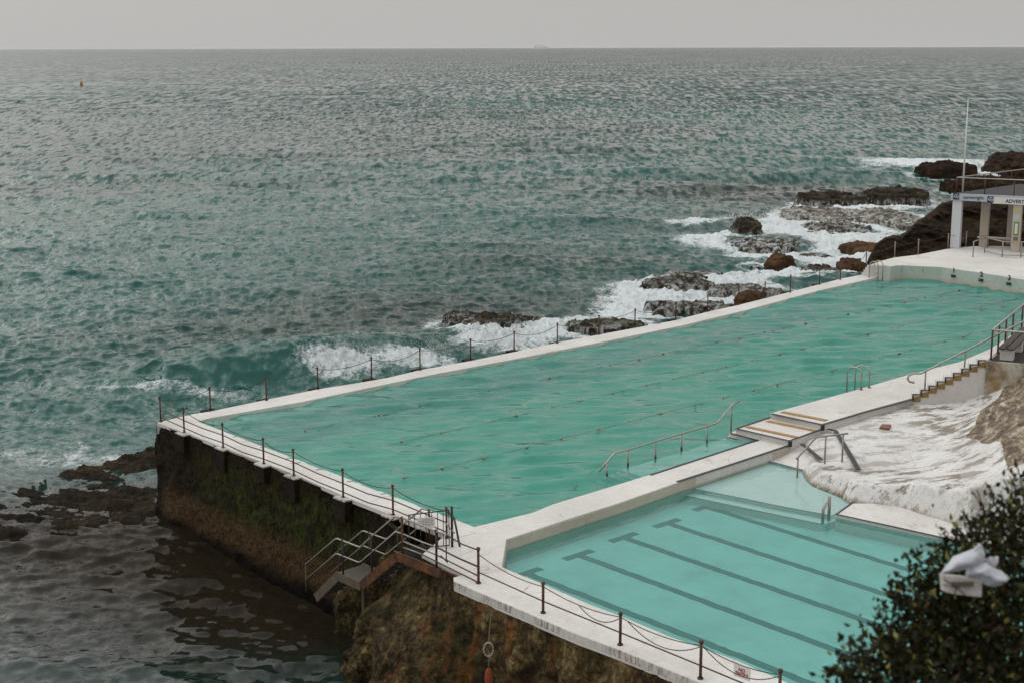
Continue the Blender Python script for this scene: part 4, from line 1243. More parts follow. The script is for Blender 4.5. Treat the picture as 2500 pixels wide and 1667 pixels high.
# ------------------------------------------------------------------ pavilion
pv = thing('pavilion', at(2400, 610, FZ), 'open flat roofed pavilion on square pale pillars with sign board at the far end', 'pavilion')
pA = at(2330, 606.5, FZ); pD = at(2477, 615.5, FZ)
fdv = pD - pA; fdv[2] = 0; FLn = np.linalg.norm(fdv); fdv /= FLn; fnv = np.array([fdv[1], -fdv[0], 0]); fnv = fnv if fnv @ np.array([0, -1, 0]) > 0 else -fnv
RZ = height_at(pA, 473.5)
pB = at(2399, 603, FZ); pC = at(2463, 598, FZ)
for p, w_, mt in ((pA, .56, 'pillar_white'), (pB, .50, 'cream_pillar'), (pC, .40, 'cream_pillar'), (pD, .50, 'cream_pillar'), (pD + fdv * 4.2, .5, 'cream_pillar'), (pB + fdv * 4, .5, 'cream_pillar')):
    m = MB(); c = p - fnv * w_ / 2; c = np.array([c[0], c[1], (FZ + RZ - .1) / 2]); m.box(c, (w_, w_, RZ - .12 - FZ), np.array([fdv, fnv, [0, 0, 1]]))
    m.box([c[0], c[1], FZ + .25], (w_ + .012, w_ + .012, .5), np.array([fdv, fnv, [0, 0, 1]])) if False else None
    m.build('pillar', mt, pv)
rd = 8.0
ra = pA - fdv * .38 + fnv * .05
rb = ra + fdv * 14; rc = rb - fnv * rd + fdv * 0; 
lfar = at(2478, 451.5, RZ); rdd = lfar - at(2338, 471, RZ); rdd[2] = 0; rdd /= np.linalg.norm(rdd)
rdn = ra + rdd * 9.0
m = MB(); m.prism([ra, rb, rb - fnv * 7, rdn], RZ - .30, RZ); rf = m.build('roof', 'roof_felt', pv)
m = MB(); m.box((ra + rb) / 2 + fnv * .03 + [0, 0, RZ - FZ - .20], (14.0, .06, .44), np.array([fdv, fnv, [0, 0, 1]])); m.build('fascia', 'fascia', pv)
fo = lambda x_, y_: on_plane(x_, y_, ra + fnv * .065, fdv)
logo = [(2334.5, 480.5), (2418, 488)]
for x_, y_ in logo:
    c = fo(x_, y_); m = MB(); m.box(c + fnv * .004, (.38, .012, .40), np.array([fdv, fnv, [0, 0, 1]])); lg_ = m.build('logo_plate', 'navy', pv)
    text_mesh('logo_mark', 'G', .30, c + fnv * .014 - fdv * .06 + [0, 0, .03], fdv, (0, 0, 1), 'pillar_white', lg_, .4, .004)
    text_mesh('logo_mark', 'i', .34, c + fnv * .014 + fdv * .08 - [0, 0, .02], fdv, (0, 0, 1), 'pillar_white', lg_, .5, .006)
text_mesh('sign_lettering', 'cartwright', .30, fo(2376.5, 483.5) + fnv * .004, fdv, (0, 0, 1), 'navy_text', pv, bold=.004)
a_ = fo(2449, 0.0 + 491); text_mesh('sign_lettering', 'ADVERTISE HERE', .30, a_ + fdv * 1.28 - [0, 0, .02], fdv, (0, 0, 1), 'navy_text', pv, bold=.012)
m = MB(); m.box(fo(2449, 491) + fdv * 2.0 + fnv * -.001, (5.3, .006, .40), np.array([fdv, fnv, [0, 0, 1]])); m.build('sign_board', 'sign_white', pv)
# roof railing
rr = thing('roof_railing', ra + [0, 0, RZ - FZ], 'thin pipe railing around the dark flat roof of the pavilion', 'railing')
r0 = ra + fdv * .25 - fnv * .2; r0[2] = RZ
RH = 1.0
rails_ = [[r0 + [0, 0, RH], r0 + fdv * 13 + [0, 0, RH]], [r0 + [0, 0, RH], r0 + rdd * 9 + [0, 0, RH]]]
for L_ in rails_: m = MB(); m.tube(L_, .038, 6); m.build('rail', 'steel_rail', rr, True)
for i in range(0, 8): m = MB(); q = r0 + fdv * 1.75 * i; m.tube([q, q + [0, 0, RH]], .032, 6); m.build('post', 'rusty_pipe', rr, True)
for i in range(1, 6): m = MB(); q = r0 + rdd * 1.8 * i; m.tube([q, q + [0, 0, RH]], .032, 6); m.build('post', 'rusty_pipe', rr, True)
# flagpole
fp = thing('flagpole', at(2350, 471, RZ), 'tall thin pale flagpole standing on the pavilion roof corner', 'flagpole')
b = at(2350, 470, RZ); zt = height_at(b, 244.6); m = MB(); m.tube([b, [b[0], b[1], (RZ + zt) / 2], [b[0], b[1], zt]], .05, 8, radii=[.065, .05, .028]); m.build('mast', 'sign_white', fp, True)
m = MB(); m.ball([b[0], b[1], zt], .05, 8); m.build('finial', 'sign_white', fp, True)
# notices down the front of the fourth pillar
fo2 = lambda x_, y_: on_plane(x_, y_, pD + fnv * .0, fdv)
pc = pD + fnv * .012
for zc, hgt, wid, mt in ((3.35, .20, .26, 'sign_yellow'), (2.95, .34, .26, 'fascia'), (2.25, .85, .30, 'sign_green'), (1.62, .22, .26, 'grey_text'), (1.35, .16, .24, 'sign_yellow')):
    m = MB(); m.box([pc[0], pc[1], zc + FZ * 0], (wid, .02, hgt), np.array([fdv, fnv, [0, 0, 1]])); nn_ = m.build('notice', mt, pv)
    if mt == 'sign_green':
        m = MB(); m.box([pc[0] + fnv[0] * .012, pc[1] + fnv[1] * .012, zc], (wid * .55, .012, hgt * .75), np.array([fdv, fnv, [0, 0, 1]])); m.build('notice_panel', 'sign_white', nn_)
# low bench under the roof
bn = thing('bench', at(2425, 606, FZ), 'low white concrete bench under the pavilion roof', 'bench')
c = at(2430, 603, FZ) - fnv * 1.0; m = MB(); m.box([c[0], c[1], FZ + .43], (2.6, .5, .08), np.array([fdv, fnv, [0, 0, 1]])); m.build('seat', 'white_paint', bn)
for s in (-1, 1): m = MB(); m.box([c[0] + fdv[0] * s * .9, c[1] + fdv[1] * s * .9, FZ + .195], (.25, .4, .39), np.array([fdv, fnv, [0, 0, 1]])); m.build('leg', 'cream_pillar', bn)

# ------------------------------------------------------------------ terrace on the right
ter = thing('terrace', at(2450, 900, TOPZ), 'raised terrace block of stained concrete with a dark floor at the right edge', 'terrace')
c0 = at(2408, 881, TOPZ); c1 = at(2500, 889, TOPZ); c2 = at(2500, 798, TOPZ)
td = (c1 - c0) / np.linalg.norm(c1 - c0); tl = c2 - c0; TLn = np.linalg.norm(tl); tl /= TLn
c1 = c0 + td * 6; c3 = c0 + tl * 16; c2b = c3 + td * 6
m = MB(); m.prism([c0, c1, c2b, c3], .0, TOPZ); m.build('retaining_wall', 'terrace_wall', ter)
m = MB(); ins_ = [c0 + td * .12 + tl * .14, c1 + tl * .14, c2b, c3 + td * .12]; m.prism(ins_, TOPZ, TOPZ + .015); m.build('floor', 'dark_floor', ter)
trl = thing('pipe_railing', c0, 'brown pipe railing around the corner of the raised terrace with the bench', 'railing')
tc_ = at(2419, 877.5, TOPZ); th_ = height_at(tc_, 805.6) - TOPZ
pp = [tc_ + tl * (d_) for d_ in (0, 1.25, 2.6, 4.0, 6.0, 8.0)]
for p in pp: m = MB(); m.tube([p, p + [0, 0, th_]], .036, 8); m.build('post', 'rusty_pipe', trl, True)
m = MB(); m.tube([pp[0] + [0, 0, th_], pp[-1] + [0, 0, th_]], .04, 8); m.build('rail', 'steel_rail', trl, True)
m = MB(); m.tube([pp[0] + [0, 0, th_], pp[0] + td * 5 + [0, 0, th_]], .04, 8); m.build('rail', 'steel_rail', trl, True)
m = MB(); q = pp[0] + td * 3.4; m.tube([q, q + [0, 0, th_]], .036, 8); m.build('post', 'rusty_pipe', trl, True)
tb = thing('bench', at(2455, 880, TOPZ), 'dark slatted bench on white concrete block legs behind the terrace railing', 'bench')
ba = at(2457, 879, TOPZ) + tl * .1
for i in range(3):
    c = ba + tl * (i * 1.7) ; m = MB(); m.box([c[0], c[1], TOPZ + .22], (.46, .36, .44), np.array([td, tl, [0, 0, 1]])); m.build('leg', 'white_paint', tb)
for j in (-1, 1):
    c = ba + tl * 1.9 + td * .15 * j; m = MB(); m.box([c[0], c[1], TOPZ + .47], (.25, 4.6, .055), np.array([td, tl, [0, 0, 1]])); m.build('seat_board', 'timber', tb)

# ------------------------------------------------------------------ painted natural rock between promenade, terrace and small pool
CP = [(2008, 1050, .18), (2060, 1033, .20), (2120, 1015, .22), (2228, 988, .27), (2300, 950, .30), (1960, 1078, .02), (1935, 1096, -.12), (1975, 1110, .02), (2004, 1121, .12),
      (2030, 1075, .20), (2060, 1110, .24), (2170, 1040, .26), (2260, 1040, .32), (2330, 1010, .38), (2395, 985, .55), (2300, 1080, .40), (2200, 1100, .28), (2120, 1110, .24), (2095, 1150, .25),
      (1972, 1140, .06), (1995, 1155, .12), (2030, 1172, .18), (2060, 1192, .20), (2100, 1207, .20), (2150, 1220, .20), (2200, 1230, .20), (2270, 1250, .24), (2340, 1270, .26), (2450, 1295, .3),
      (2150, 1170, .42), (2250, 1190, .60), (2300, 1160, .70), (2400, 1200, 1.0), (2250, 1140, .42), (2350, 1110, .8), (2400, 1060, .95), (2360, 1050, .55), (2420, 1010, 1.15), (2450, 985, 1.5), (2480, 1000, 1.75), (2500, 1050, 1.9), (2500, 1150, 1.7),
      (2500, 950, 1.5), (2600, 1000, 2.4), (2650, 1150, 2.4), (2650, 1250, 2.0), (2450, 1110, 1.35), (2430, 1150, 1.1), (2560, 900, 2.0)]
cpw = np.array([at(x_, y_, z_) for x_, y_, z_ in CP])
def rbf(cp, X, Y):
    n = len(cp); D = np.hypot(cp[:, None, 0] - cp[None, :, 0], cp[:, None, 1] - cp[None, :, 1])
    A = np.zeros((n + 3, n + 3)); A[:n, :n] = -D + np.eye(n) * -.15; A[:n, n] = 1; A[:n, n + 1:] = cp[:, :2]; A[n, :n] = 1; A[n + 1:, :n] = cp[:, :2].T
    w = np.linalg.solve(A, np.concatenate([cp[:, 2], [0, 0, 0]]))
    Z = w[n] + w[n + 1] * X + w[n + 2] * Y
    for i in range(n): Z = Z - w[i] * np.hypot(X - cp[i, 0], Y - cp[i, 1])
    return Z
xs = np.arange(6.5, 30, .05); ys = np.arange(34, 58, .055)
X, Y = np.meshgrid(xs, ys, indexing='ij')
Z = rbf(cpw, X, Y)
LIP = W([(1925, 1089), (1950, 1098), (1958, 1120), (1959, 1148), (1968, 1167), (1985, 1181), (2010.6, 1191.5), (2049, 1208.5), (2070, 1222), (2083, 1226), (2134, 1237), (2198, 1246), (2266, 1267), (2330, 1286), (2400, 1302), (2600, 1345)], KID)
dist, tt, side = poly_dist(X, Y, LIP)
LPOLY = LIP + [np.array([40, 34, 0]), np.array([40, 62, 0]), at(2300, 930, 0), at(2008, 1030, 0), at(1930, 1075, 0)]
inside = in_poly(X, Y, LPOLY)
sd2 = np.where(inside, dist, -dist)
slope_z = (fbm(X * .38 + Y * .15, Y * .5 - X * .12, 71, 6, .62) - .5)
right = sstep(13.2, 16.5, X - (Y - 40) * .25)
rough_ = .05 + .34 * right
nlip = sstep(0.05, .9, sd2)
Z = Z + (slope_z * rough_ * 1.3 + (fbm(X * 1.8, Y * 2.6, 75, 5, .6) - .5) * (.03 + .13 * right)) * nlip
# layered ledges of sandstone
q_ = Z / .16; right2 = right * nlip; Z = Z * (1 - .16 * right2) + .16 * right2 * (np.floor(q_) + sstep(.7, 1., q_ - np.floor(q_))) * .16
wob = (fbm(X * 1.3, Y * 1.3, 77, 3) - .5) * .22
edge_ = np.clip((sd2 + wob * .6 + .06) / .34, 0, 1) ** .55
Z = Z * edge_ + (-.45) * (1 - edge_) + .05 * np.exp(-((sd2 - .35) / .2) ** 2)
keep = (sd2 > -.35) & (Y - 34 > -5) & ((X - foot[0]) * -SN[0] + (Y - foot[1]) * -SN[1] > -1.2)
bare = sstep(.0, .35, (in_poly(X, Y, W([(2400, 975), (2385, 1000), (2360, 1030), (2385, 1045), (2400, 1075), (2440, 1095), (2460, 1150), (2520, 1180), (2700, 1150), (2700, 900), (2500, 900)], 1.2)) * 1.0))
scruf = .38 + .5 * sstep(12.5, 17, X) * (1 - sstep(50, 54, Y - (X - 15) * .4)) + .35 * in_poly(X, Y, W([(2000, 1125), (2060, 1120), (2100, 1145), (2330, 1150), (2350, 1230), (2200, 1200), (2050, 1175)], .35))
wet = np.exp(-((sd2 + .0 + wob * .8) / .14) ** 2) * sstep(.12, .25, tt) * (1 - sstep(KID + .03, KID + .14, Z + wob * .3))
grid_mesh('painted_rock', np.stack([X, Y, Z], -1), 'painted_rock', None, colors={'bare': np.stack([bare, np.clip(scruf, 0, 1), wet], -1)}, keep=keep)
pk = tag(bpy.data.objects['painted_rock'], kind='structure')
# painted edge strips of the ramp walls, standing a little above the rock
m = MB()
for pts in ([(1957, 1083, .12), (1975, 1097, .13), (2004, 1121, .22)], [(2021, 1047, .28), (2040, 1051.5, .28), (2060, 1084, .28), (2078, 1114, .28), (2096, 1146, .30)]):
    m.strip([at(x_, y_, z_ + .03) for x_, y_, z_ in pts], .15, th=.02)
m.build('edge_stripe', 'black_edge', pk)
hc = at(2161.5, 1040, .30); m = MB(); m.prism([at(2147, 1043, .32), at(2153, 1035, .32), at(2176, 1036, .32), at(2171, 1046, .32)], .1, .335); o = m.build('hatch_cover', 'hatch_iron')
tag(o, 'square rusty iron hatch cover set in the white painted rock', 'hatch cover')

# orange float and ring hanging on the cliff
ob = thing('hanging_float', at(1193, 1640, -2.4), 'worn orange float and ring hanging by a rope against the brown cliff', 'float')
fc = at_dist(1193, 1655, np.linalg.norm(at(1193, 1640, -1.6) - EYE) * .925)
m = MB(); m.ball(fc, .105, 12, (.9, .9, 2.6)); m.build('float', 'orange_foam', ob, True)
rc_ = fc + [0, 0, .72]; m = MB(); m.tube([rc_ + np.array([math.cos(a_) * .11, 0, math.sin(a_) * .17]) for a_ in np.linspace(0, 6.283, 20)], .020, 6); m.build('ring', 'galvanised', ob, True)
m = MB(); m.tube([fc + [0, 0, .30], rc_ - [0, 0, .17]], .010, 5); m.tube([rc_ + [0, 0, .17], rc_ + [0.05, .35, .65]], .010, 5); m.build('rope', 'rope', ob)

# ------------------------------------------------------------------ rocks in the sea
ROCKLIST = [
    # px, py(base), half width px, half depth m, height m, rot deg, flat, mat, terr, label
    (1190, 815, 118, 2.4, 1.75, -6, .55, 'sea_rock', .25, 'flat brown rock in white surf beside the fourth to seventh fence posts'),
    (1480, 820, 112, 1.6, 1.6, 6, .5, 'sea_rock', .2, 'low wet rock lying against the sea wall in swirling foam'),
    (1690, 764, 104, 1.7, 1.0, 5, .55, 'sea_rock', .25, 'long dark rock touching the sea wall below the near surf patch'),
    (1662, 713, 92, 2.4, 1.35, 4, .6, 'sea_rock', .0, 'rounded dark rock with pale wet back and foam along its foot'),
    (1722, 691, 100, 2.2, 1.0, 0, .5, 'sea_rock', .3, 'rugged black rock behind the rounded pale backed rock'),
    (1806, 727, 74, 2.2, 1.1, 5, .6, 'sea_rock', .0, 'grey green domed rock with water streaming off it'),
    (1878, 722, 47, 1.1, .9, 4, .5, 'sea_rock', .0, 'green weedy rock next to the sea wall'),
    (1834, 742, 36, .9, .95, 20, .8, 'brown_rock', .0, 'bare brown wedge of rock at the wall below the green one'),
    (1866, 689, 62, 1.6, .9, 0, .55, 'sea_rock', .2, 'dark ridged rock just behind the weedy green rock'),
    (1950, 691, 38, .9, .7, 0, .5, 'sea_rock', .0, 'small flat topped rock isolated in white foam'),
    (1912, 663, 31, 1.3, 1.6, 0, .9, 'brown_rock', .0, 'pointed reddish brown boulder standing alone in foam'),
    (1850, 656, 17, .7, .45, 0, .6, 'sea_rock', .0, 'tiny dark rock left of the pointed brown boulder'),
    (2012, 680, 50, 1.7, 1.55, 4, .45, 'sea_rock', .35, 'squarish layered brown rock near the far ladder'),
    (2088, 674, 32, 1.6, 1.5, 10, .8, 'brown_rock', .0, 'reddish brown rock against the corner steps'),
    (1826, 580, 36, 2.2, 2.1, 0, .7, 'sea_rock', .0, 'dark blunt rock standing at the left end of the outer ledge'),
    (1905, 605, 108, 5.5, .55, 0, .35, 'sea_rock', .3, 'broad black wave washed ledge with pools on top'),
    (2040, 590, 60, 3.6, .75, 4, .45, 'sea_rock', .3, 'dark ledge right of the broad wave washed one'),
    (2062, 571, 85, 3.6, 1.1, 3, .5, 'sea_rock', .0, 'black foot of the far green platform'),
    (2048, 546, 102, 7.5, 1.35, 0, .3, 'flat_rock', .25, 'wide flat green and brown rock platform'),
    (2045, 508, 74, 4.2, 2.6, 2, .6, 'sea_rock', .45, 'weedy brown rock ridge at the back of the platform'),
    (2208, 501, 74, 3.6, 3.6, 0, .35, 'sea_rock', .6, 'big block shaped dark rock beyond the platform'),
    (2220, 560, 85, 9.0, 1.3, 8, .3, 'flat_rock', .3, 'bare tan rock shelf in front of the block shaped rock'),
    (2328, 438, 72, 3.6, 4.2, 0, .32, 'headland_rock', .0, 'long flat topped ochre rock farthest out past the flagpole'),
    (2495, 438, 50, 5.5, 4.2, 0, .7, 'headland_rock', .5, 'tall dark rock with spray at the right edge'),
    (2380, 478, 42, 5.0, 2.8, 0, .6, 'headland_rock', .0, 'brown hump of rock seen just above the pavilion roof'),
    (2490, 478, 85, 6.0, 3.4, 0, .5, 'headland_rock', .4, 'brown ridge of rock behind the roof railing'),
    (2006, 636, 40, 2.2, .45, 4, .5, 'sea_rock', .2, 'barely awash dark rock between ledge and layered rock'),
    (2130, 618, 55, 3.0, .9, 8, .5, 'brown_rock', .0, 'low brown rock at the foot of the headland'),
]
FOAMR = []


def ledge_mesh(c, a, b, h, rot, seed, flat=.4, terr=.2, step=.07):
    """flat, ragged shelf: layered heightfield that falls away under the water"""
    st2 = max(step, a / 130, b / 130)
    xs = np.arange(-a * 1.35, a * 1.35, st2); ys = np.arange(-b * 1.4, b * 1.4, st2)
    X, Y = np.meshgrid(xs, ys, indexing='ij')
    t = np.arctan2(Y / b, X / a); q = (np.abs(X / a) ** 2.4 + np.abs(Y / b) ** 2.4) ** (1 / 2.4)
    q = q + (fbm(np.cos(t) * 1.7 + seed, np.sin(t) * 1.7, seed, 4, .6) - .5) * .75 + (fbm(X * 1.1, Y * 1.6, seed + 2, 5, .6) - .5) * .45
    body = sstep(1.02, .80, q)
    lay = fbm(X * .55, Y * 1.4, seed + 5, 6, .6); fine = fbm(X * 2.6, Y * 4.2, seed + 9, 6, .68)
    z = -.7 + (h + .7) * body * (1 - .35 * sstep(.1, .95, q) * (1 - flat)) + ((lay - .5) * 1.0 * min(h, 1.2) + (fine - .5) * .36) * sstep(0, .6, body)
    if terr > 0:
        w = z / terr; z = (np.floor(w) + sstep(.6, 1, w - np.floor(w))) * terr * .45 + z * .55
    cr, sr = math.cos(rot), math.sin(rot)
    return np.stack([c[0] + X * cr - Y * sr, c[1] + X * sr + Y * cr, c[2] + z], -1), q < 1.28


for i, (px, py, hw, dp, hg, rot, fl, mt, terr, lb) in enumerate(ROCKLIST):
    c = at(px, py, SEA); dist_ = np.linalg.norm(c - EYE); a = hw * dist_ / F
    c = c + np.array([0, dp * .8, 0])
    o = thing('sea_rock', c, lb, 'rock')
    big = hw > 60
    FOAMR.append((c[0], c[1], a, dp, R(rot), hg))
    if fl <= .6:
        P, kp_ = ledge_mesh(c, a * 1.02, dp, hg * .46, R(rot), 20 + i, fl, max(terr, .12) * .8)
        grid_mesh('rock_body', P, mt, o, keep=kp_)
        continue
    P = rock_mesh(c, a, dp, hg, R(rot), 20 + i, fl, .30, 150 if big else 110, .5, (0, 0), terr * .7)
    P[..., 2] = np.where(P[..., 2] > SEA, SEA + (P[..., 2] - SEA) * .74, P[..., 2])
    # ragged tops
    nz = (fbm(P[..., 0] * 1.6, P[..., 1] * 1.6, 50 + i, 5, .6) - .5) * min(.5, hg * .4)
    P[..., 2] = np.where(P[..., 2] > SEA - .2, P[..., 2] + nz, P[..., 2]); P[-1] = P[0]
    grid_mesh('rock_body', P, mt, o, flip=True)

# headland behind the pavilion
hd = thing('headland', at(2450, 600, SEA), 'steep dark brown headland rising behind the pavilion pillars', 'headland')
prof_px = [(2117, 640), (2138, 596), (2161, 580), (2180, 578), (2199, 583), (2222, 556), (2250, 535), (2278, 514), (2300, 497), (2326, 490.5), (2400, 486), (2480, 480), (2560, 470), (2700, 455)]
nu, nv = 300, 150
u = np.linspace(0, 1, nu); xp = np.interp(u, np.linspace(0, 1, len(prof_px)), [p[0] for p in prof_px]); yp = np.interp(u, np.linspace(0, 1, len(prof_px)), [p[1] for p in prof_px])
dcr = np.interp(u, [0, .3, .5, 1], [107, 109, 112, 116])
crest = np.array([EYE + ray(x_, y_) * (d_ / ray(x_, y_)[1]) for x_, y_, d_ in zip(xp, yp, dcr)])
v = np.linspace(-.35, 1, nv)
Vv = v[None, :] * np.ones((nu, 1)); Uu = u[:, None] * np.ones((1, nv))
dep = np.where(Vv > 0, -Vv * (4.5 + 6 * Uu), -Vv * (4 + 24 * Uu))
frac = np.where(Vv > 0, 1 - sstep(0, 1, Vv) ** .8, 1 - (np.abs(Vv) / .35) ** 2)
base_z = SEA - .6
P = np.zeros((nu, nv, 3)); P[..., 0] = crest[:, None, 0] * (1 + np.maximum(dep, 0) / crest[:, None, 1]); P[..., 1] = crest[:, None, 1] + dep
P[..., 2] = base_z + (crest[:, None, 2] - base_z) * frac
nz = fbm(P[..., 0] * .35 + P[..., 2] * .2, P[..., 1] * .35 + P[..., 2] * .5, 91, 6, .6) - .5
P[..., 2] += nz * 1.5 * sstep(0, .12, np.abs(Vv)); P[..., 1] += (fbm(P[..., 0] * .5, P[..., 2] * 1.1, 93, 6, .6) - .5) * 1.8 * sstep(0, .1, np.abs(Vv))
grid_mesh('rock_body', P, 'headland_rock', hd, flip=True)

# flat weedy reef on the left
rf_ = thing('reef', at(180, 1230, SEA), 'flat black weedy reef awash beside the corner of the end wall', 'reef')
RB = W([(-150, 1275), (0, 1218), (60, 1192), (120, 1172), (190, 1148), (260, 1128), (330, 1114), (420, 1100), (470, 1180), (440, 1260), (380, 1300), (300, 1290), (200, 1300), (60, 1310), (-120, 1330)], SEA)
xs = np.arange(-30, -8, .07); ys = np.arange(42, 64, .09)
X, Y = np.meshgrid(xs, ys, indexing='ij')
d_, t_, _s = poly_dist(X, Y, RB + [RB[0]]); ins2 = in_poly(X, Y, RB); sdr = np.where(ins2, d_, -d_)
topd, _a, _b = poly_dist(X, Y, RB[:8])
rid = fbm(X * .55 - Y * .15, Y * 1.7 + X * .35, 61, 6, .6)
Z = SEA - .44 + .50 * sstep(-.4, .5, sdr + (rid - .5) * 1.0) * (.80 + .36 * np.exp(-topd / 1.2)) + .13 * sstep(-.4, .3, sdr) + (rid - .5) * .62 * sstep(-1, .5, sdr) + (fbm(X * 4, Y * 7, 66, 5, .65) - .5) * .26
grid_mesh('rock_body', np.stack([X, Y, Z], -1), 'wall_moss', rf_, keep=sdr > -1.2)

# ------------------------------------------------------------------ the sea
def world_blob(px, py, rx, ry):
    c = at(px, py, SEA); d = np.linalg.norm(c - EYE); return c[0], c[1], rx * d / F, ry * d * d / (F * (H - SEA))


def blob(X, Y, px, py, rx, ry, rot=0.0):
    cx, cy, a, b = world_blob(px, py, rx, ry)
    c, s = math.cos(rot), math.sin(rot); dx, dy = X - cx, Y - cy
    return np.exp(-(((dx * c + dy * s) / a) ** 2 + ((-dx * s + dy * c) / b) ** 2))


nr, na = 1180, 1040
phi0 = math.atan((H - SEA) / 33.0); phi1 = math.atan((H - SEA) / 60000.0)
phi = np.linspace(phi0, phi1, nr)
rr_ = (H - SEA) / np.tan(phi); ang = np.linspace(R(-24), R(24), na)
Rg = rr_[:, None] * np.ones((1, na)); Ag = ang[None, :] * np.ones((nr, 1))
Xs = Rg * np.sin(Ag); Ys = Rg * np.cos(Ag)
dr = np.gradient(rr_)[:, None] * np.ones((1, na))
rng = np.random.RandomState(11)
Zs = np.full(Xs.shape, SEA); DX = np.zeros(Xs.shape); DY = np.zeros(Xs.shape)
nearm = rr_ < 2600; ni = int(nearm.sum())
x, y = Xs[:ni], Ys[:ni]; spc = np.maximum(dr[:ni], Rg[:ni] * .0008)
NW = 150
# patches of rougher and calmer water
gust = .45 + .75 * fbm(x / 26, y / 40, 5, 4) + .55 * fbm(x / 70 + .2 * y / 14, y / 13, 6, 3)
shelter = 1.0 - .65 * blob(x, y, 230, 1225, 330, 50) - .45 * blob(x, y, 250, 1450, 600, 330) - .35 * blob(x, y, 150, 1120, 420, 110)
z = np.zeros(x.shape); dx_ = np.zeros(x.shape); dy_ = np.zeros(x.shape)
for i in range(NW):
    lam = math.exp(rng.uniform(math.log(.42), math.log(2.4))) if i < 105 else math.exp(rng.uniform(math.log(2.4), math.log(30))); th = R(-98) + rng.normal() * (.62 if lam < 2.4 else .5)
    k = 2 * math.pi / lam; sl_ = (.27 / math.sqrt(105) if i < 105 else .105 / math.sqrt(45)) * 1.414
    A = sl_ / k; fade = sstep(1.2, 2.6, lam / spc)
    ph = k * (x * math.cos(th) + y * math.sin(th)) + rng.uniform(0, 6.28)
    g = gust * fade
    z += A * np.cos(ph) * g; q = A * np.sin(ph) * g * .75; dx_ -= q * math.cos(th); dy_ -= q * math.sin(th)
Zs[:ni] += z * shelter; DX[:ni] = dx_ * shelter; DY[:ni] = dy_ * shelter
# swell that steepens and breaks against the wall
RIDGE = W([(-160, 1004), (0, 985), (120, 972), (230, 966), (330, 955), (450, 935), (560, 915), (660, 900), (760, 885), (860, 870), (980, 852), (1100, 835)], SEA)
nb_ = Rg[:, 0] < 260; nj = int(nb_.sum()); x, y = Xs[:nj], Ys[:nj]
d_, t_, sd_ = poly_dist(x, y, RIDGE)
ss = d_ * np.sign(sd_ + 1e-9)              # positive = seaward (far) side
hgt = (.55 + .30 * sstep(.3, .75, t_)) * (1 - .8 * sstep(.82, 1.0, t_)) * (.8 + .4 * fbm(x * .3, y * .3, 3))
ridge = hgt * np.where(ss > 0, np.exp(-(ss / 4.5) ** 2), np.exp(-(ss / 1.9) ** 2))
Zs[:nj] += ridge
tw = -.25 * np.exp(-((ss + 4.2) / 2.2) ** 2) * (t_ > .02); Zs[:nj] += tw
# foam
fo_ = np.zeros(x.shape)
fo_ += 1.15 * blob(x, y, 830, 908, 95, 18, .0) + 1.0 * blob(x, y, 1020, 885, 100, 12) + 1.25 * blob(x, y, 1230, 835, 120, 22) + .7 * blob(x, y, 1330, 812, 70, 16)
fo_ += .44 * blob(x, y, 330, 948, 300, 7) + .42 * blob(x, y, 120, 1110, 260, 45) + .62 * blob(x, y, 320, 1108, 70, 7) + .10 * blob(x, y, 640, 955, 240, 30) + .30 * blob(x, y, 420, 1000, 180, 40)
fo_ += .9 * blob(x, y, 1560, 720, 110, 26) + 1.1 * blob(x, y, 1680, 738, 120, 12) + .8 * blob(x, y, 1530, 760, 90, 22) + .6 * blob(x, y, 1420, 780, 60, 14)
fo_ += 1.2 * blob(x, y, 1900, 560, 70, 15) + .9 * blob(x, y, 1690, 548, 70, 7) + .75 * blob(x, y, 1700, 585, 70, 16) + .7 * blob(x, y, 1790, 532, 120, 8) + 1.1 * blob(x, y, 1950, 625, 180, 14) + .8 * blob(x, y, 2080, 640, 110, 18) + .9 * blob(x, y, 1930, 675, 120, 14) + .9 * blob(x, y, 1800, 700, 70, 14)
fo_ += .9 * blob(x, y, 2150, 610, 90, 14) + .9 * blob(x, y, 2130, 585, 110, 14) + .8 * blob(x, y, 2200, 508, 60, 6) + .6 * blob(x, y, 2300, 398, 160, 6) + 1.0 * blob(x, y, 2440, 425, 60, 14) + .35 * blob(x, y, 2200, 395, 200, 12)
fo_ += .16 * blob(x, y, 560, 1290, 120, 30) + .10 * blob(x, y, 200, 1290, 220, 60)
for cx, cy, a, b, rot, hg in FOAMR:
    c, s = math.cos(rot), math.sin(rot); ex, ey = x - cx, y - cy
    q = np.sqrt(((ex * c + ey * s) / (a + .8)) ** 2 + ((-ex * s + ey * c) / (b + .8)) ** 2)
    fo_ += .52 * np.exp(-((q - 1.0) / .22) ** 2)
fo_ = np.clip(fo_, 0, 1.25)
fn_ = fbm(x * .9, y * .7, 81, 6, .65); fn2 = fbm(x * 3.2, y * 3, 83, 5, .65)
swirl = 1 - np.abs(fbm(x * .35 + 3 * fbm(x * .15, y * .15, 85), y * .35, 86, 5, .6) - .5) * 6
foam = np.clip(fo_ * (.40 + 1.1 * fn_) + .25 * fo_ * np.clip(swirl, 0, 1), 0, 1)
fn3 = fbm(x * 9, y * 9, 87, 4, .65)
lift = sstep(.45, 1.0, fo_) * ((fn_ - .3) * 1.0 + (fn2 - .5) * .8 + (fn3 - .5) * .15)
wall_ = blob(x, y, 850, 905, 150, 26) * .9 + blob(x, y, 1040, 875, 100, 18) * .5 + blob(x, y, 1240, 838, 100, 18) * .55
Zs[:nj] += lift * .55 + wall_ * (.8 * fn_ + .6 * fn2 + .06 * fn3)
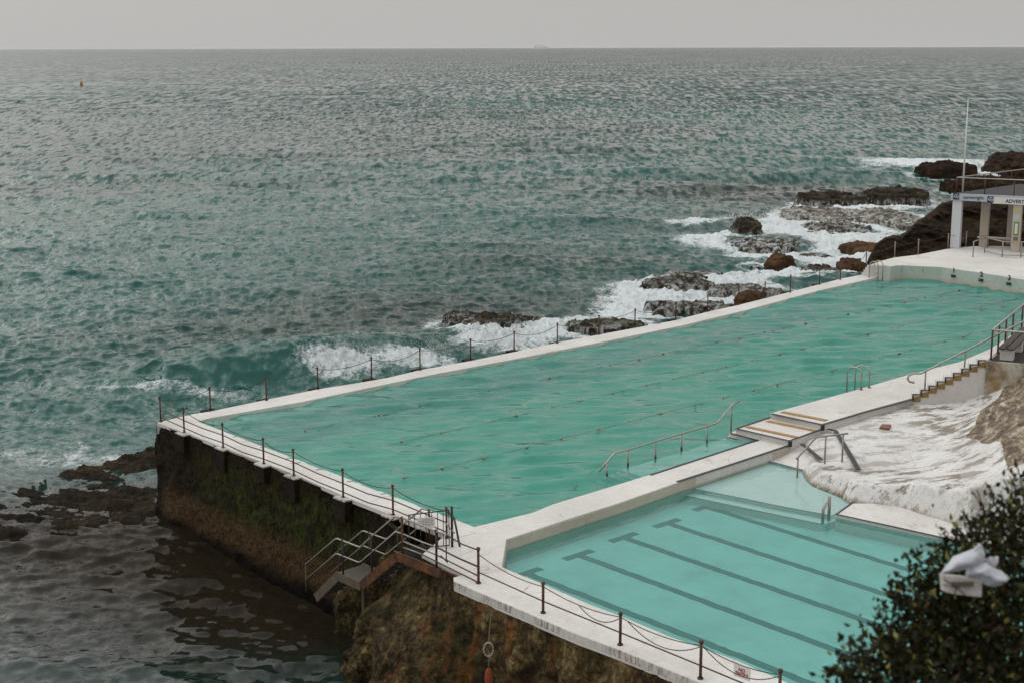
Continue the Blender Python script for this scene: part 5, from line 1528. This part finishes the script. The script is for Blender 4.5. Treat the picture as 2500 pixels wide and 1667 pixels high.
# foam crest along the swell
foam = np.clip(foam + .55 * np.exp(-((ss - .5) / .6) ** 2) * sstep(.55, .8, t_) * (1 - sstep(.9, 1, t_)) * fn_ * 1.3, 0, 1)
tint = np.zeros((*Xs.shape, 3))
tint[:nj, :, 0] = foam
x, y = Xs, Ys
teal = .48 + .40 * sstep(.42, .66, fbm(x / 60, y / 90, 7, 4)) * (1 - sstep(300, 900, Rg)) + .35 * sstep(.5, .6, fbm(x / 70, y / 13, 6, 3)) * (1 - sstep(150, 500, Rg))
teal += .75 * blob(x, y, 400, 560, 800, 90) + .5 * blob(x, y, 1100, 480, 600, 60) + .55 * blob(x, y, 80, 680, 350, 60) + .35 * blob(x, y, 1950, 420, 700, 30) + .5 * blob(x, y, 2250, 430, 250, 40)
teal += .9 * np.exp(-(np.zeros_like(x) + 0) ** 2) * 0
tz = np.zeros(Xs.shape); tz[:nj] = np.exp(-((ss + 1.2) / 3.0) ** 2) * 1.1
teal += tz + .55 * blob(x, y, 250, 1020, 420, 70) + .6 * blob(x, y, 1600, 640, 260, 60) + .4 * blob(x, y, 1250, 790, 300, 30)
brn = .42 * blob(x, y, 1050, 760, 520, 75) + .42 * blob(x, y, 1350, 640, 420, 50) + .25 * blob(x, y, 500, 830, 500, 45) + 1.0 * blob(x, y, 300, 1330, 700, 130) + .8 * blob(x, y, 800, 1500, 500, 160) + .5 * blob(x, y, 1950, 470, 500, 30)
far_ = sstep(350, 1500, Rg)
tint[..., 1] = np.clip(teal * (1 - .25 * far_) * (1 - .85 * np.clip(brn, 0, 1)), 0, 1)
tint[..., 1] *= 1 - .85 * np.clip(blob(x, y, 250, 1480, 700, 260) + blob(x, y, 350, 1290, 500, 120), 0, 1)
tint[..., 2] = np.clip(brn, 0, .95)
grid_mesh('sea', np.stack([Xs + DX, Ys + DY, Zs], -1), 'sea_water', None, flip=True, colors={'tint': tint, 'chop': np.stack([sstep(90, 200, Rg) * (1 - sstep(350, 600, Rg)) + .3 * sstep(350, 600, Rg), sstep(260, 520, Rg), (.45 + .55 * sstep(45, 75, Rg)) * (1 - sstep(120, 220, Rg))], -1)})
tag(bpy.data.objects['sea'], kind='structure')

# ------------------------------------------------------------------ buoy and ship
bp = at(199, 211, SEA); bo = thing('channel_buoy', bp, 'yellow cone shaped buoy floating far out on the left', 'buoy')
hb_ = 3.4
m = MB(); m.tube([bp + [0, 0, -.3], bp + [0, 0, .2], bp + [0, 0, .45]], 1.0, 14, radii=[.75, .95, .8]); m.build('float', 'float_buoy', bo, True)
m = MB()
for q in range(4):
    a_ = q * math.pi / 2 + .4; m.tube([bp + [.6 * math.cos(a_), .6 * math.sin(a_), .4], bp + [.12 * math.cos(a_), .12 * math.sin(a_), hb_ - .5]], .09, 6)
m.tube([bp + [0, 0, .4], bp + [0, 0, hb_ - .5]], .5, 10, radii=[.52, .14]); m.build('tower', 'buoy_yellow', bo, True)
m = MB(); m.ball(bp + [0, 0, hb_ - .2], .22, 8, (1, 1, 1.4)); m.build('lamp', 'buoy_yellow', bo, True)

sp_ = at_dist(1320, 117.5, 17000); sp_[2] = SEA; sh = thing('ship', sp_, 'large pale ship faint on the horizon', 'ship')
LS = 178.0
hull = [(-.5, 0), (-.47, -.10), (.36, -.10), (.5, 0), (.36, .10), (-.47, .10)]
m = MB(); m.prism([np.array([sp_[0] + a_ * LS, sp_[1] + b_ * LS]) for a_, b_ in hull], SEA - 2, SEA + 25); m.build('hull', 'ship_paint', sh)
m = MB(); m.box([sp_[0] - 8, sp_[1], SEA + 31], (LS * .78, 24, 12)); m.box([sp_[0] - 12, sp_[1], SEA + 40], (LS * .6, 22, 7)); m.build('superstructure', 'ship_paint', sh)
m = MB(); m.box([sp_[0] - 32, sp_[1], SEA + 49], (26, 12, 12)); m.build('funnel', 'ship_paint', sh)

# ------------------------------------------------------------------ hillside, bush and bag close to the camera
xs = np.linspace(-3, 14, 70); ys = np.linspace(-2, 17, 80)
X, Y = np.meshgrid(xs, ys, indexing='ij')
Z = 11.6 - .62 * np.clip(Y, 0, 99) - .05 * np.clip(Y - 7, 0, 99) ** 2 - .55 * np.clip(4.2 - X, 0, 99) * sstep(2, 6, Y) + (fbm(X * .8, Y * .8, 101) - .5) * .8
Z = np.minimum(Z, 10.0 - .28 * Y)
o = grid_mesh('hillside', np.stack([X, Y, Z], -1), 'soil', None, keep=(X > -.5 + Y * .30) | (Y < 2.5)); tag(o, kind='structure')

BL = [(2480, 1300, 8.6, .20), (2560, 1275, 8.8, .30), (2400, 1345, 8.3, .26), (2500, 1400, 8.3, .46), (2345, 1372, 8.0, .20), (2300, 1440, 8.0, .24), (2262, 1480, 7.9, .20), (2350, 1500, 8.0, .34), (2235, 1540, 7.8, .20), (2215, 1590, 7.8, .20),
      (2170, 1620, 7.6, .20), (2130, 1660, 7.6, .20), (2290, 1620, 7.8, .36), (2440, 1560, 8.0, .55), (2420, 1720, 7.6, .6), (2200, 1720, 7.4, .40), (2560, 1500, 8.2, .6), (2620, 1330, 8.8, .45), (2600, 1700, 7.8, .7), (2090, 1700, 7.5, .2)]
bu = thing('coastal_bush', at_dist(2440, 1700, 7.8), 'dark leafy bush in the near lower right corner', 'bush')
rng = np.random.RandomState(3)
cents = [at_dist(px, py, d) for px, py, d, r in BL]
LV = []; LN = []; LS_ = []; 
wts = np.array([b[3] ** 1.9 for b in BL]); wts /= wts.sum()
NL = 15000
which = rng.choice(len(BL), NL, p=wts)
dirs = rng.normal(size=(NL, 3)); dirs /= np.linalg.norm(dirs, axis=1)[:, None]
rad = np.array([BL[w][3] for w in which]); cen = np.array([cents[w] for w in which])
rr2 = rng.uniform(.25, 1.0, NL) ** .55 * (1 + .22 * rng.normal(size=NL) * (rng.uniform(size=NL) < .35))
lump = .78 + .5 * vnoise(dirs[:, 0] * 2.3 + which * 3.1, dirs[:, 1] * 2.3 + dirs[:, 2] * 2, 9)
pos = cen + dirs * (rad * rr2 * lump)[:, None]
# sprigs that stick out of the silhouette
stems = MB(); extra_p = []; extra_d = []
for (px, py, dx, dy, L) in ((2215, 1470, -38, -30, 1), (2190, 1500, -40, -14, 1), (2160, 1560, -30, -30, 1), (2100, 1620, -50, -20, 1), (2240, 1390, -18, -40, 1), (2300, 1350, -8, -50, 1), (2080, 1660, -42, -14, 1), (2340, 1310, 10, -50, 1), (2420, 1240, -20, -45, 1), (2460, 1220, 5, -60, 1), (2180, 1480, -10, -48, 1), (2075, 1650, -30, -45, 1)):
    a = at_dist(px + 25, py + 25, 7.9); b = at_dist(px + dx, py + dy, 7.8); mid_ = (a + b) / 2 + [0, 0, .03]
    stems.tube([a, mid_, b], .0035, 5)
    for q in range(10):
        t = .3 + .7 * q / 9; p = a + (b - a) * t + [0, 0, .02]; extra_p.append(p + rng.normal(size=3) * .012); extra_d.append(b - a)
for (x0, y0, x1, y1) in ((2500, 1215, 2476, 1112), (2470, 1215, 2450, 1170), (2395, 1240, 2376, 1200), (2380, 1290, 2345, 1245), (2415, 1290, 2385, 1195)):
    stems.tube([at_dist(x0, y0, 8.6), at_dist((x0 + x1) / 2 + 3, (y0 + y1) / 2, 8.6), at_dist(x1, y1, 8.5)], .004, 5)
for i in range(26):   # woody stems inside
    w = rng.randint(len(BL)); a = cents[w]; b = cents[rng.randint(len(BL))]; stems.tube([a - [0, 0, BL[w][3]], (a + b) / 2, a + (b - a) * .6], .008, 5)
root_ = at_dist(2440, 1850, 8.0)
for w in range(len(BL)): stems.tube([root_, (root_ + cents[w]) / 2 + [0, .15, 0], cents[w]], .014, 6, radii=[.03, .016, .006])
pos = np.concatenate([pos, np.array(extra_p)]); N_ = len(pos)
dirs = np.concatenate([dirs, np.array(extra_d) / np.linalg.norm(np.array(extra_d), axis=1)[:, None]])
clear = np.linalg.norm(pos - at_dist(2375, 1385, 7.35), axis=1) > .02
d1 = dirs * .5 + rng.normal(size=(N_, 3)) * .6 + [0, 0, .25]; d1 /= np.linalg.norm(d1, axis=1)[:, None]
d2 = np.cross(d1, rng.normal(size=(N_, 3))); d2 /= np.linalg.norm(d2, axis=1)[:, None]; d3 = np.cross(d1, d2)
ln_ = rng.uniform(.035, .062, N_)[:, None]; wd_ = ln_ * rng.uniform(.22, .32, (N_, 1))
v0 = pos; v1 = pos + d1 * ln_ * .45 + d2 * wd_ + d3 * wd_ * .35; v2 = pos + d1 * ln_ + d3 * -ln_ * .12; v3 = pos + d1 * ln_ * .45 - d2 * wd_ + d3 * wd_ * .35
V = np.stack([v0, v1, v2, v3], 1).reshape(-1, 3) - np.array(bu.location)
idx = np.arange(N_) * 4
Q = np.concatenate([np.stack([idx, idx + 1, idx + 2], 1), np.stack([idx, idx + 2, idx + 3], 1)])
me = bpy.data.meshes.new('foliage'); me.vertices.add(len(V)); me.vertices.foreach_set('co', V.astype(np.float32).ravel())
me.loops.add(Q.size); me.loops.foreach_set('vertex_index', Q.ravel().astype(np.int32)); me.polygons.add(len(Q))
me.polygons.foreach_set('loop_start', np.arange(0, Q.size, 3, dtype=np.int32)); me.polygons.foreach_set('loop_total', np.full(len(Q), 3, np.int32)); me.update(calc_edges=True)
me.polygons.foreach_set('use_smooth', np.full(len(Q), True))
lc = me.color_attributes.new('leafcol', 'FLOAT_COLOR', 'POINT')
mixv = rng.uniform(size=N_); base_c = np.array([.012, .014, .004]); yel = np.array([.22, .21, .05]); brn_ = np.array([.035, .018, .008]); lt = np.array([.034, .037, .009])
cc = np.where(mixv[:, None] < .05, yel, np.where(mixv[:, None] < .15, brn_, np.where(mixv[:, None] < .40, lt, base_c))) * rng.uniform(.7, 1.2, (N_, 1))
Cc = np.ones((N_, 4, 4), np.float32); Cc[:, :, :3] = cc[:, None, :]; lc.data.foreach_set('color', Cc.ravel())
link('foliage', me, 'leaf', bu)
stems.build('stems', 'bark', bu)

# the bag caught in the bush
bgc = at_dist(2375, 1390, 7.30)
bag = thing('plastic_bag', bgc, 'crumpled white plastic bag and paper carton caught on top of the bush', 'bag')
Kp = lambda x_, y_, dd=0.0: at_dist(2270 + x_ / 8.71, 1300 + y_ / 8.71, 7.30 + dd)


def sheet(edge_a, edge_b, n=26, m_=14, puff=.03, seed=1, wob=.012, th=.006):
    """crumpled sheet between two traced edges, closed with a thickness"""
    def samp(E_, k):
        E_ = np.array(E_); c_ = np.concatenate([[0], np.cumsum(np.linalg.norm(np.diff(E_, axis=0), axis=1))]); s_2 = np.linspace(0, c_[-1], k)
        return np.stack([np.interp(s_2, c_, E_[:, i]) for i in range(3)], -1)
    A = samp(edge_a, n); B = samp(edge_b, n); t = np.linspace(0, 1, m_)
    P = A[:, None] * (1 - t)[None, :, None] + B[:, None] * t[None, :, None]
    uu_, vv_ = np.meshgrid(np.linspace(0, 1, n), t, indexing='ij')
    f_ = puff * np.sin(vv_ * math.pi) * np.sin(uu_ * math.pi) ** .5 + wob * (fbm(uu_ * 5, vv_ * 4, seed, 4) - .5) * 4
    P = P - FW * f_[..., None]
    m = MB(); Pb = P + FW * th
    vs = list(P.reshape(-1, 3)) + list(Pb.reshape(-1, 3)); fs = []; K = n * m_
    for i in range(n - 1):
        for j in range(m_ - 1):
            q = i * m_ + j; fs.append((q, q + m_, q + m_ + 1, q + 1)); fs.append((K + q + 1, K + q + m_ + 1, K + q + m_, K + q))
    for i in range(n - 1):
        for j in (0, m_ - 1): q = i * m_ + j; fs.append((q, K + q, K + q + m_, q + m_))
    for j in range(m_ - 1):
        for i in (0, n - 1): q = i * m_ + j; fs.append((q, q + 1, K + q + 1, K + q))
    m.add(vs, fs); return m


# upper flap
sheet([Kp(200, 885), Kp(330, 720), Kp(520, 500), Kp(800, 400), Kp(930, 340), Kp(1045, 195), Kp(1130, 300), Kp(1180, 410)],
      [Kp(200, 885), Kp(420, 835), Kp(600, 810), Kp(800, 755), Kp(950, 720), Kp(1060, 740), Kp(1120, 700), Kp(1150, 600)], puff=.045, seed=4).build('flap', 'bag_plastic', bag, True)
sheet([Kp(790, 760, .01), Kp(950, 690, -.01), Kp(1150, 600, 0), Kp(1350, 740), Kp(1540, 810), Kp(1690, 960)],
      [Kp(760, 920, .02), Kp(950, 960, .01), Kp(1080, 1045), Kp(1250, 1120), Kp(1400, 1160), Kp(1560, 1090)], puff=.05, seed=8).build('body', 'bag_plastic', bag, True)
sheet([Kp(1180, 560, .05), Kp(1300, 510, .05), Kp(1460, 500, .05)], [Kp(1250, 700, .05), Kp(1340, 750, .05), Kp(1420, 760, .05)], 10, 8, .01, 12).build('handle_tab', 'bag_plastic', bag, True)
# the paper carton below
m = sheet([Kp(270, 890, .03), Kp(760, 940, .03), Kp(1110, 1040, .03)], [Kp(290, 1230, .02), Kp(520, 1300, .02), Kp(800, 1330, .02), Kp(1100, 1360, .02)], 24, 12, .005, 15, .004, .05)
m.build('carton', 'bag_paper', bag, True)
m = MB()
for i in range(14):
    x_ = 480 + i * 34; m.box(Kp(x_, 1085 + (i % 3) * 6, .004), (.006, .004, .022 + .006 * (i % 3)), np.array([RT, FW, UP]))
m.build('carton_print', 'bag_print', bag)
m = MB(); m.tube([Kp(290, 980, -.01), Kp(560, 1140, -.03), Kp(760, 1330, -.01)], .0035, 5); m.tube([Kp(520, 1290, 0), Kp(570, 1170, -.03), Kp(640, 1100, 0)], .003, 5); m.tube([Kp(270, 1090, 0), Kp(560, 1160, -.03)], .0025, 5)
o = m.build('twig', 'bark'); tag(o, 'thin dark forked twig crossing the front of the paper carton', 'twig')

# ------------------------------------------------------------------ sea haze
t = NT('haze_air'); pvn = t.n('VolumePrincipled'); pvn.inputs['Color'].default_value = (.92, .93, .93, 1); pvn.inputs['Density'].default_value = .000012; pvn.inputs['Anisotropy'].default_value = 0
M['haze_air'] = t.done(None, pvn.outputs[0])
m = MB(); m.box((0, 0, 12), (150000, 150000, 62)); o = m.build('haze', 'haze_air'); tag(o, kind='stuff')

rng = np.random.RandomState(21); sv = []; sf = []
for (px, py, rx, ry, hh_, n_) in ((800, 893, 60, 16, 1.1, 1100), (900, 895, 60, 12, .8, 500), (1040, 872, 70, 12, .9, 600), (1180, 850, 90, 14, .9, 700), (1100, 800, 50, 8, .6, 250), (1270, 830, 50, 12, .8, 350), (1560, 742, 70, 10, .5, 300), (1905, 556, 50, 8, .9, 350), (1840, 538, 60, 6, .7, 200), (2440, 415, 30, 8, 2.0, 260)):
    cx, cy, a, b_ = world_blob(px, py, rx, ry)
    for q in range(n_):
        x0, y0 = cx + rng.normal() * a * .6, cy + rng.normal() * b_ * .6; z0 = SEA + .25 + hh_ * abs(rng.normal()) * .6 * rng.uniform(.3, 1)
        r = rng.uniform(.008, .026) * (2.2 if py < 600 else 1) * (1.6 if rng.uniform() < .1 else 1); k = len(sv)
        d_ = rng.normal(size=(4, 3)) * r * .5
        for o4 in ((1, 0, -.5), (-.6, .8, -.5), (-.6, -.8, -.5), (0, 0, 1)): sv.append((x0 + o4[0] * r + d_[0, 0], y0 + o4[1] * r + d_[1, 1], z0 + o4[2] * r + d_[2, 2]))
        sf += [(k, k + 2, k + 1), (k, k + 1, k + 3), (k + 1, k + 2, k + 3), (k + 2, k, k + 3)]
mat_plain('spray_white', (.74, .76, .76), .9, 0, .05)
m = MB(); m.v = sv; m.f = sf; m.mi = [0] * len(sf); tag(m.build('spray', 'spray_white'), 'white droplets of sea spray thrown up by the surf', 'spray', kind='stuff')



# ------------------------------------------------------------------ light, sky, camera
world = bpy.data.worlds.new('World'); SC.world = world; world.use_nodes = True
nt = world.node_tree; nt.nodes.clear()
sky = nt.nodes.new('ShaderNodeTexSky'); sky.sky_type = 'NISHITA'; sky.sun_disc = False
SUN_EL, SUN_AZ = R(38), R(-62)          # azimuth measured from +Y towards +X
sky.sun_elevation = SUN_EL; sky.sun_rotation = SUN_AZ; sky.dust_density = 3; sky.air_density = 1.0
hs = nt.nodes.new('ShaderNodeHueSaturation'); hs.inputs['Saturation'].default_value = .12; hs.inputs['Value'].default_value = .8
nt.links.new(sky.outputs[0], hs.inputs['Color'])
tc = nt.nodes.new('ShaderNodeTexCoord'); sx = nt.nodes.new('ShaderNodeSeparateXYZ'); nt.links.new(tc.outputs['Generated'], sx.inputs[0])
rp = nt.nodes.new('ShaderNodeValToRGB'); cr = rp.color_ramp
cr.elements[0].position = 0.0; cr.elements[0].color = (4.12, 4.10, 4.02, 1)
cr.elements[1].position = 1.0; cr.elements[1].color = (11.5, 11.6, 11.7, 1)
e = cr.elements.new(.03); e.color = (4.05, 3.95, 3.82, 1)
e = cr.elements.new(.12); e.color = (4.9, 4.62, 4.40, 1)
e = cr.elements.new(.35); e.color = (5.6, 5.3, 5.05, 1)
nt.links.new(sx.outputs['Z'], rp.inputs[0])
mx = nt.nodes.new('ShaderNodeMixRGB'); mx.inputs[0].default_value = .88
nt.links.new(hs.outputs[0], mx.inputs[1]); nt.links.new(rp.outputs[0], mx.inputs[2])
bg = nt.nodes.new('ShaderNodeBackground'); bg.inputs['Strength'].default_value = .128
nt.links.new(mx.outputs[0], bg.inputs[0])
wo = nt.nodes.new('ShaderNodeOutputWorld'); nt.links.new(bg.outputs[0], wo.inputs[0])

sl = bpy.data.lights.new('sun', 'SUN'); sl.energy = 1.0; sl.angle = R(85); sl.color = (1, .98, .95)
so = bpy.data.objects.new('sun', sl); COL.objects.link(so)
sd = Vector((math.sin(SUN_AZ) * math.cos(SUN_EL), math.cos(SUN_AZ) * math.cos(SUN_EL), math.sin(SUN_EL)))
so.rotation_euler = sd.to_track_quat('Z', 'Y').to_euler()

cam = bpy.data.cameras.new('camera'); co = bpy.data.objects.new('camera', cam); COL.objects.link(co)
co.matrix_world = Matrix([[RT[i], UP[i], -FW[i], EYE[i]] for i in range(3)] + [[0, 0, 0, 1]])
cam.lens = 50.0; cam.sensor_width = 36.0; cam.clip_end = 200000; cam.clip_start = .1
cam.dof.use_dof = True; cam.dof.focus_distance = 60; cam.dof.aperture_fstop = 2.8
SC.camera = co
SC.view_settings.view_transform = 'Standard'; SC.view_settings.look = 'None'
SC.view_settings.exposure = 0.0; SC.view_settings.gamma = 1.0
SC.cycles.max_bounces = 8; SC.cycles.transparent_max_bounces = 12
SC.cycles.use_denoising = True
SC.cycles.volume_bounces = 0
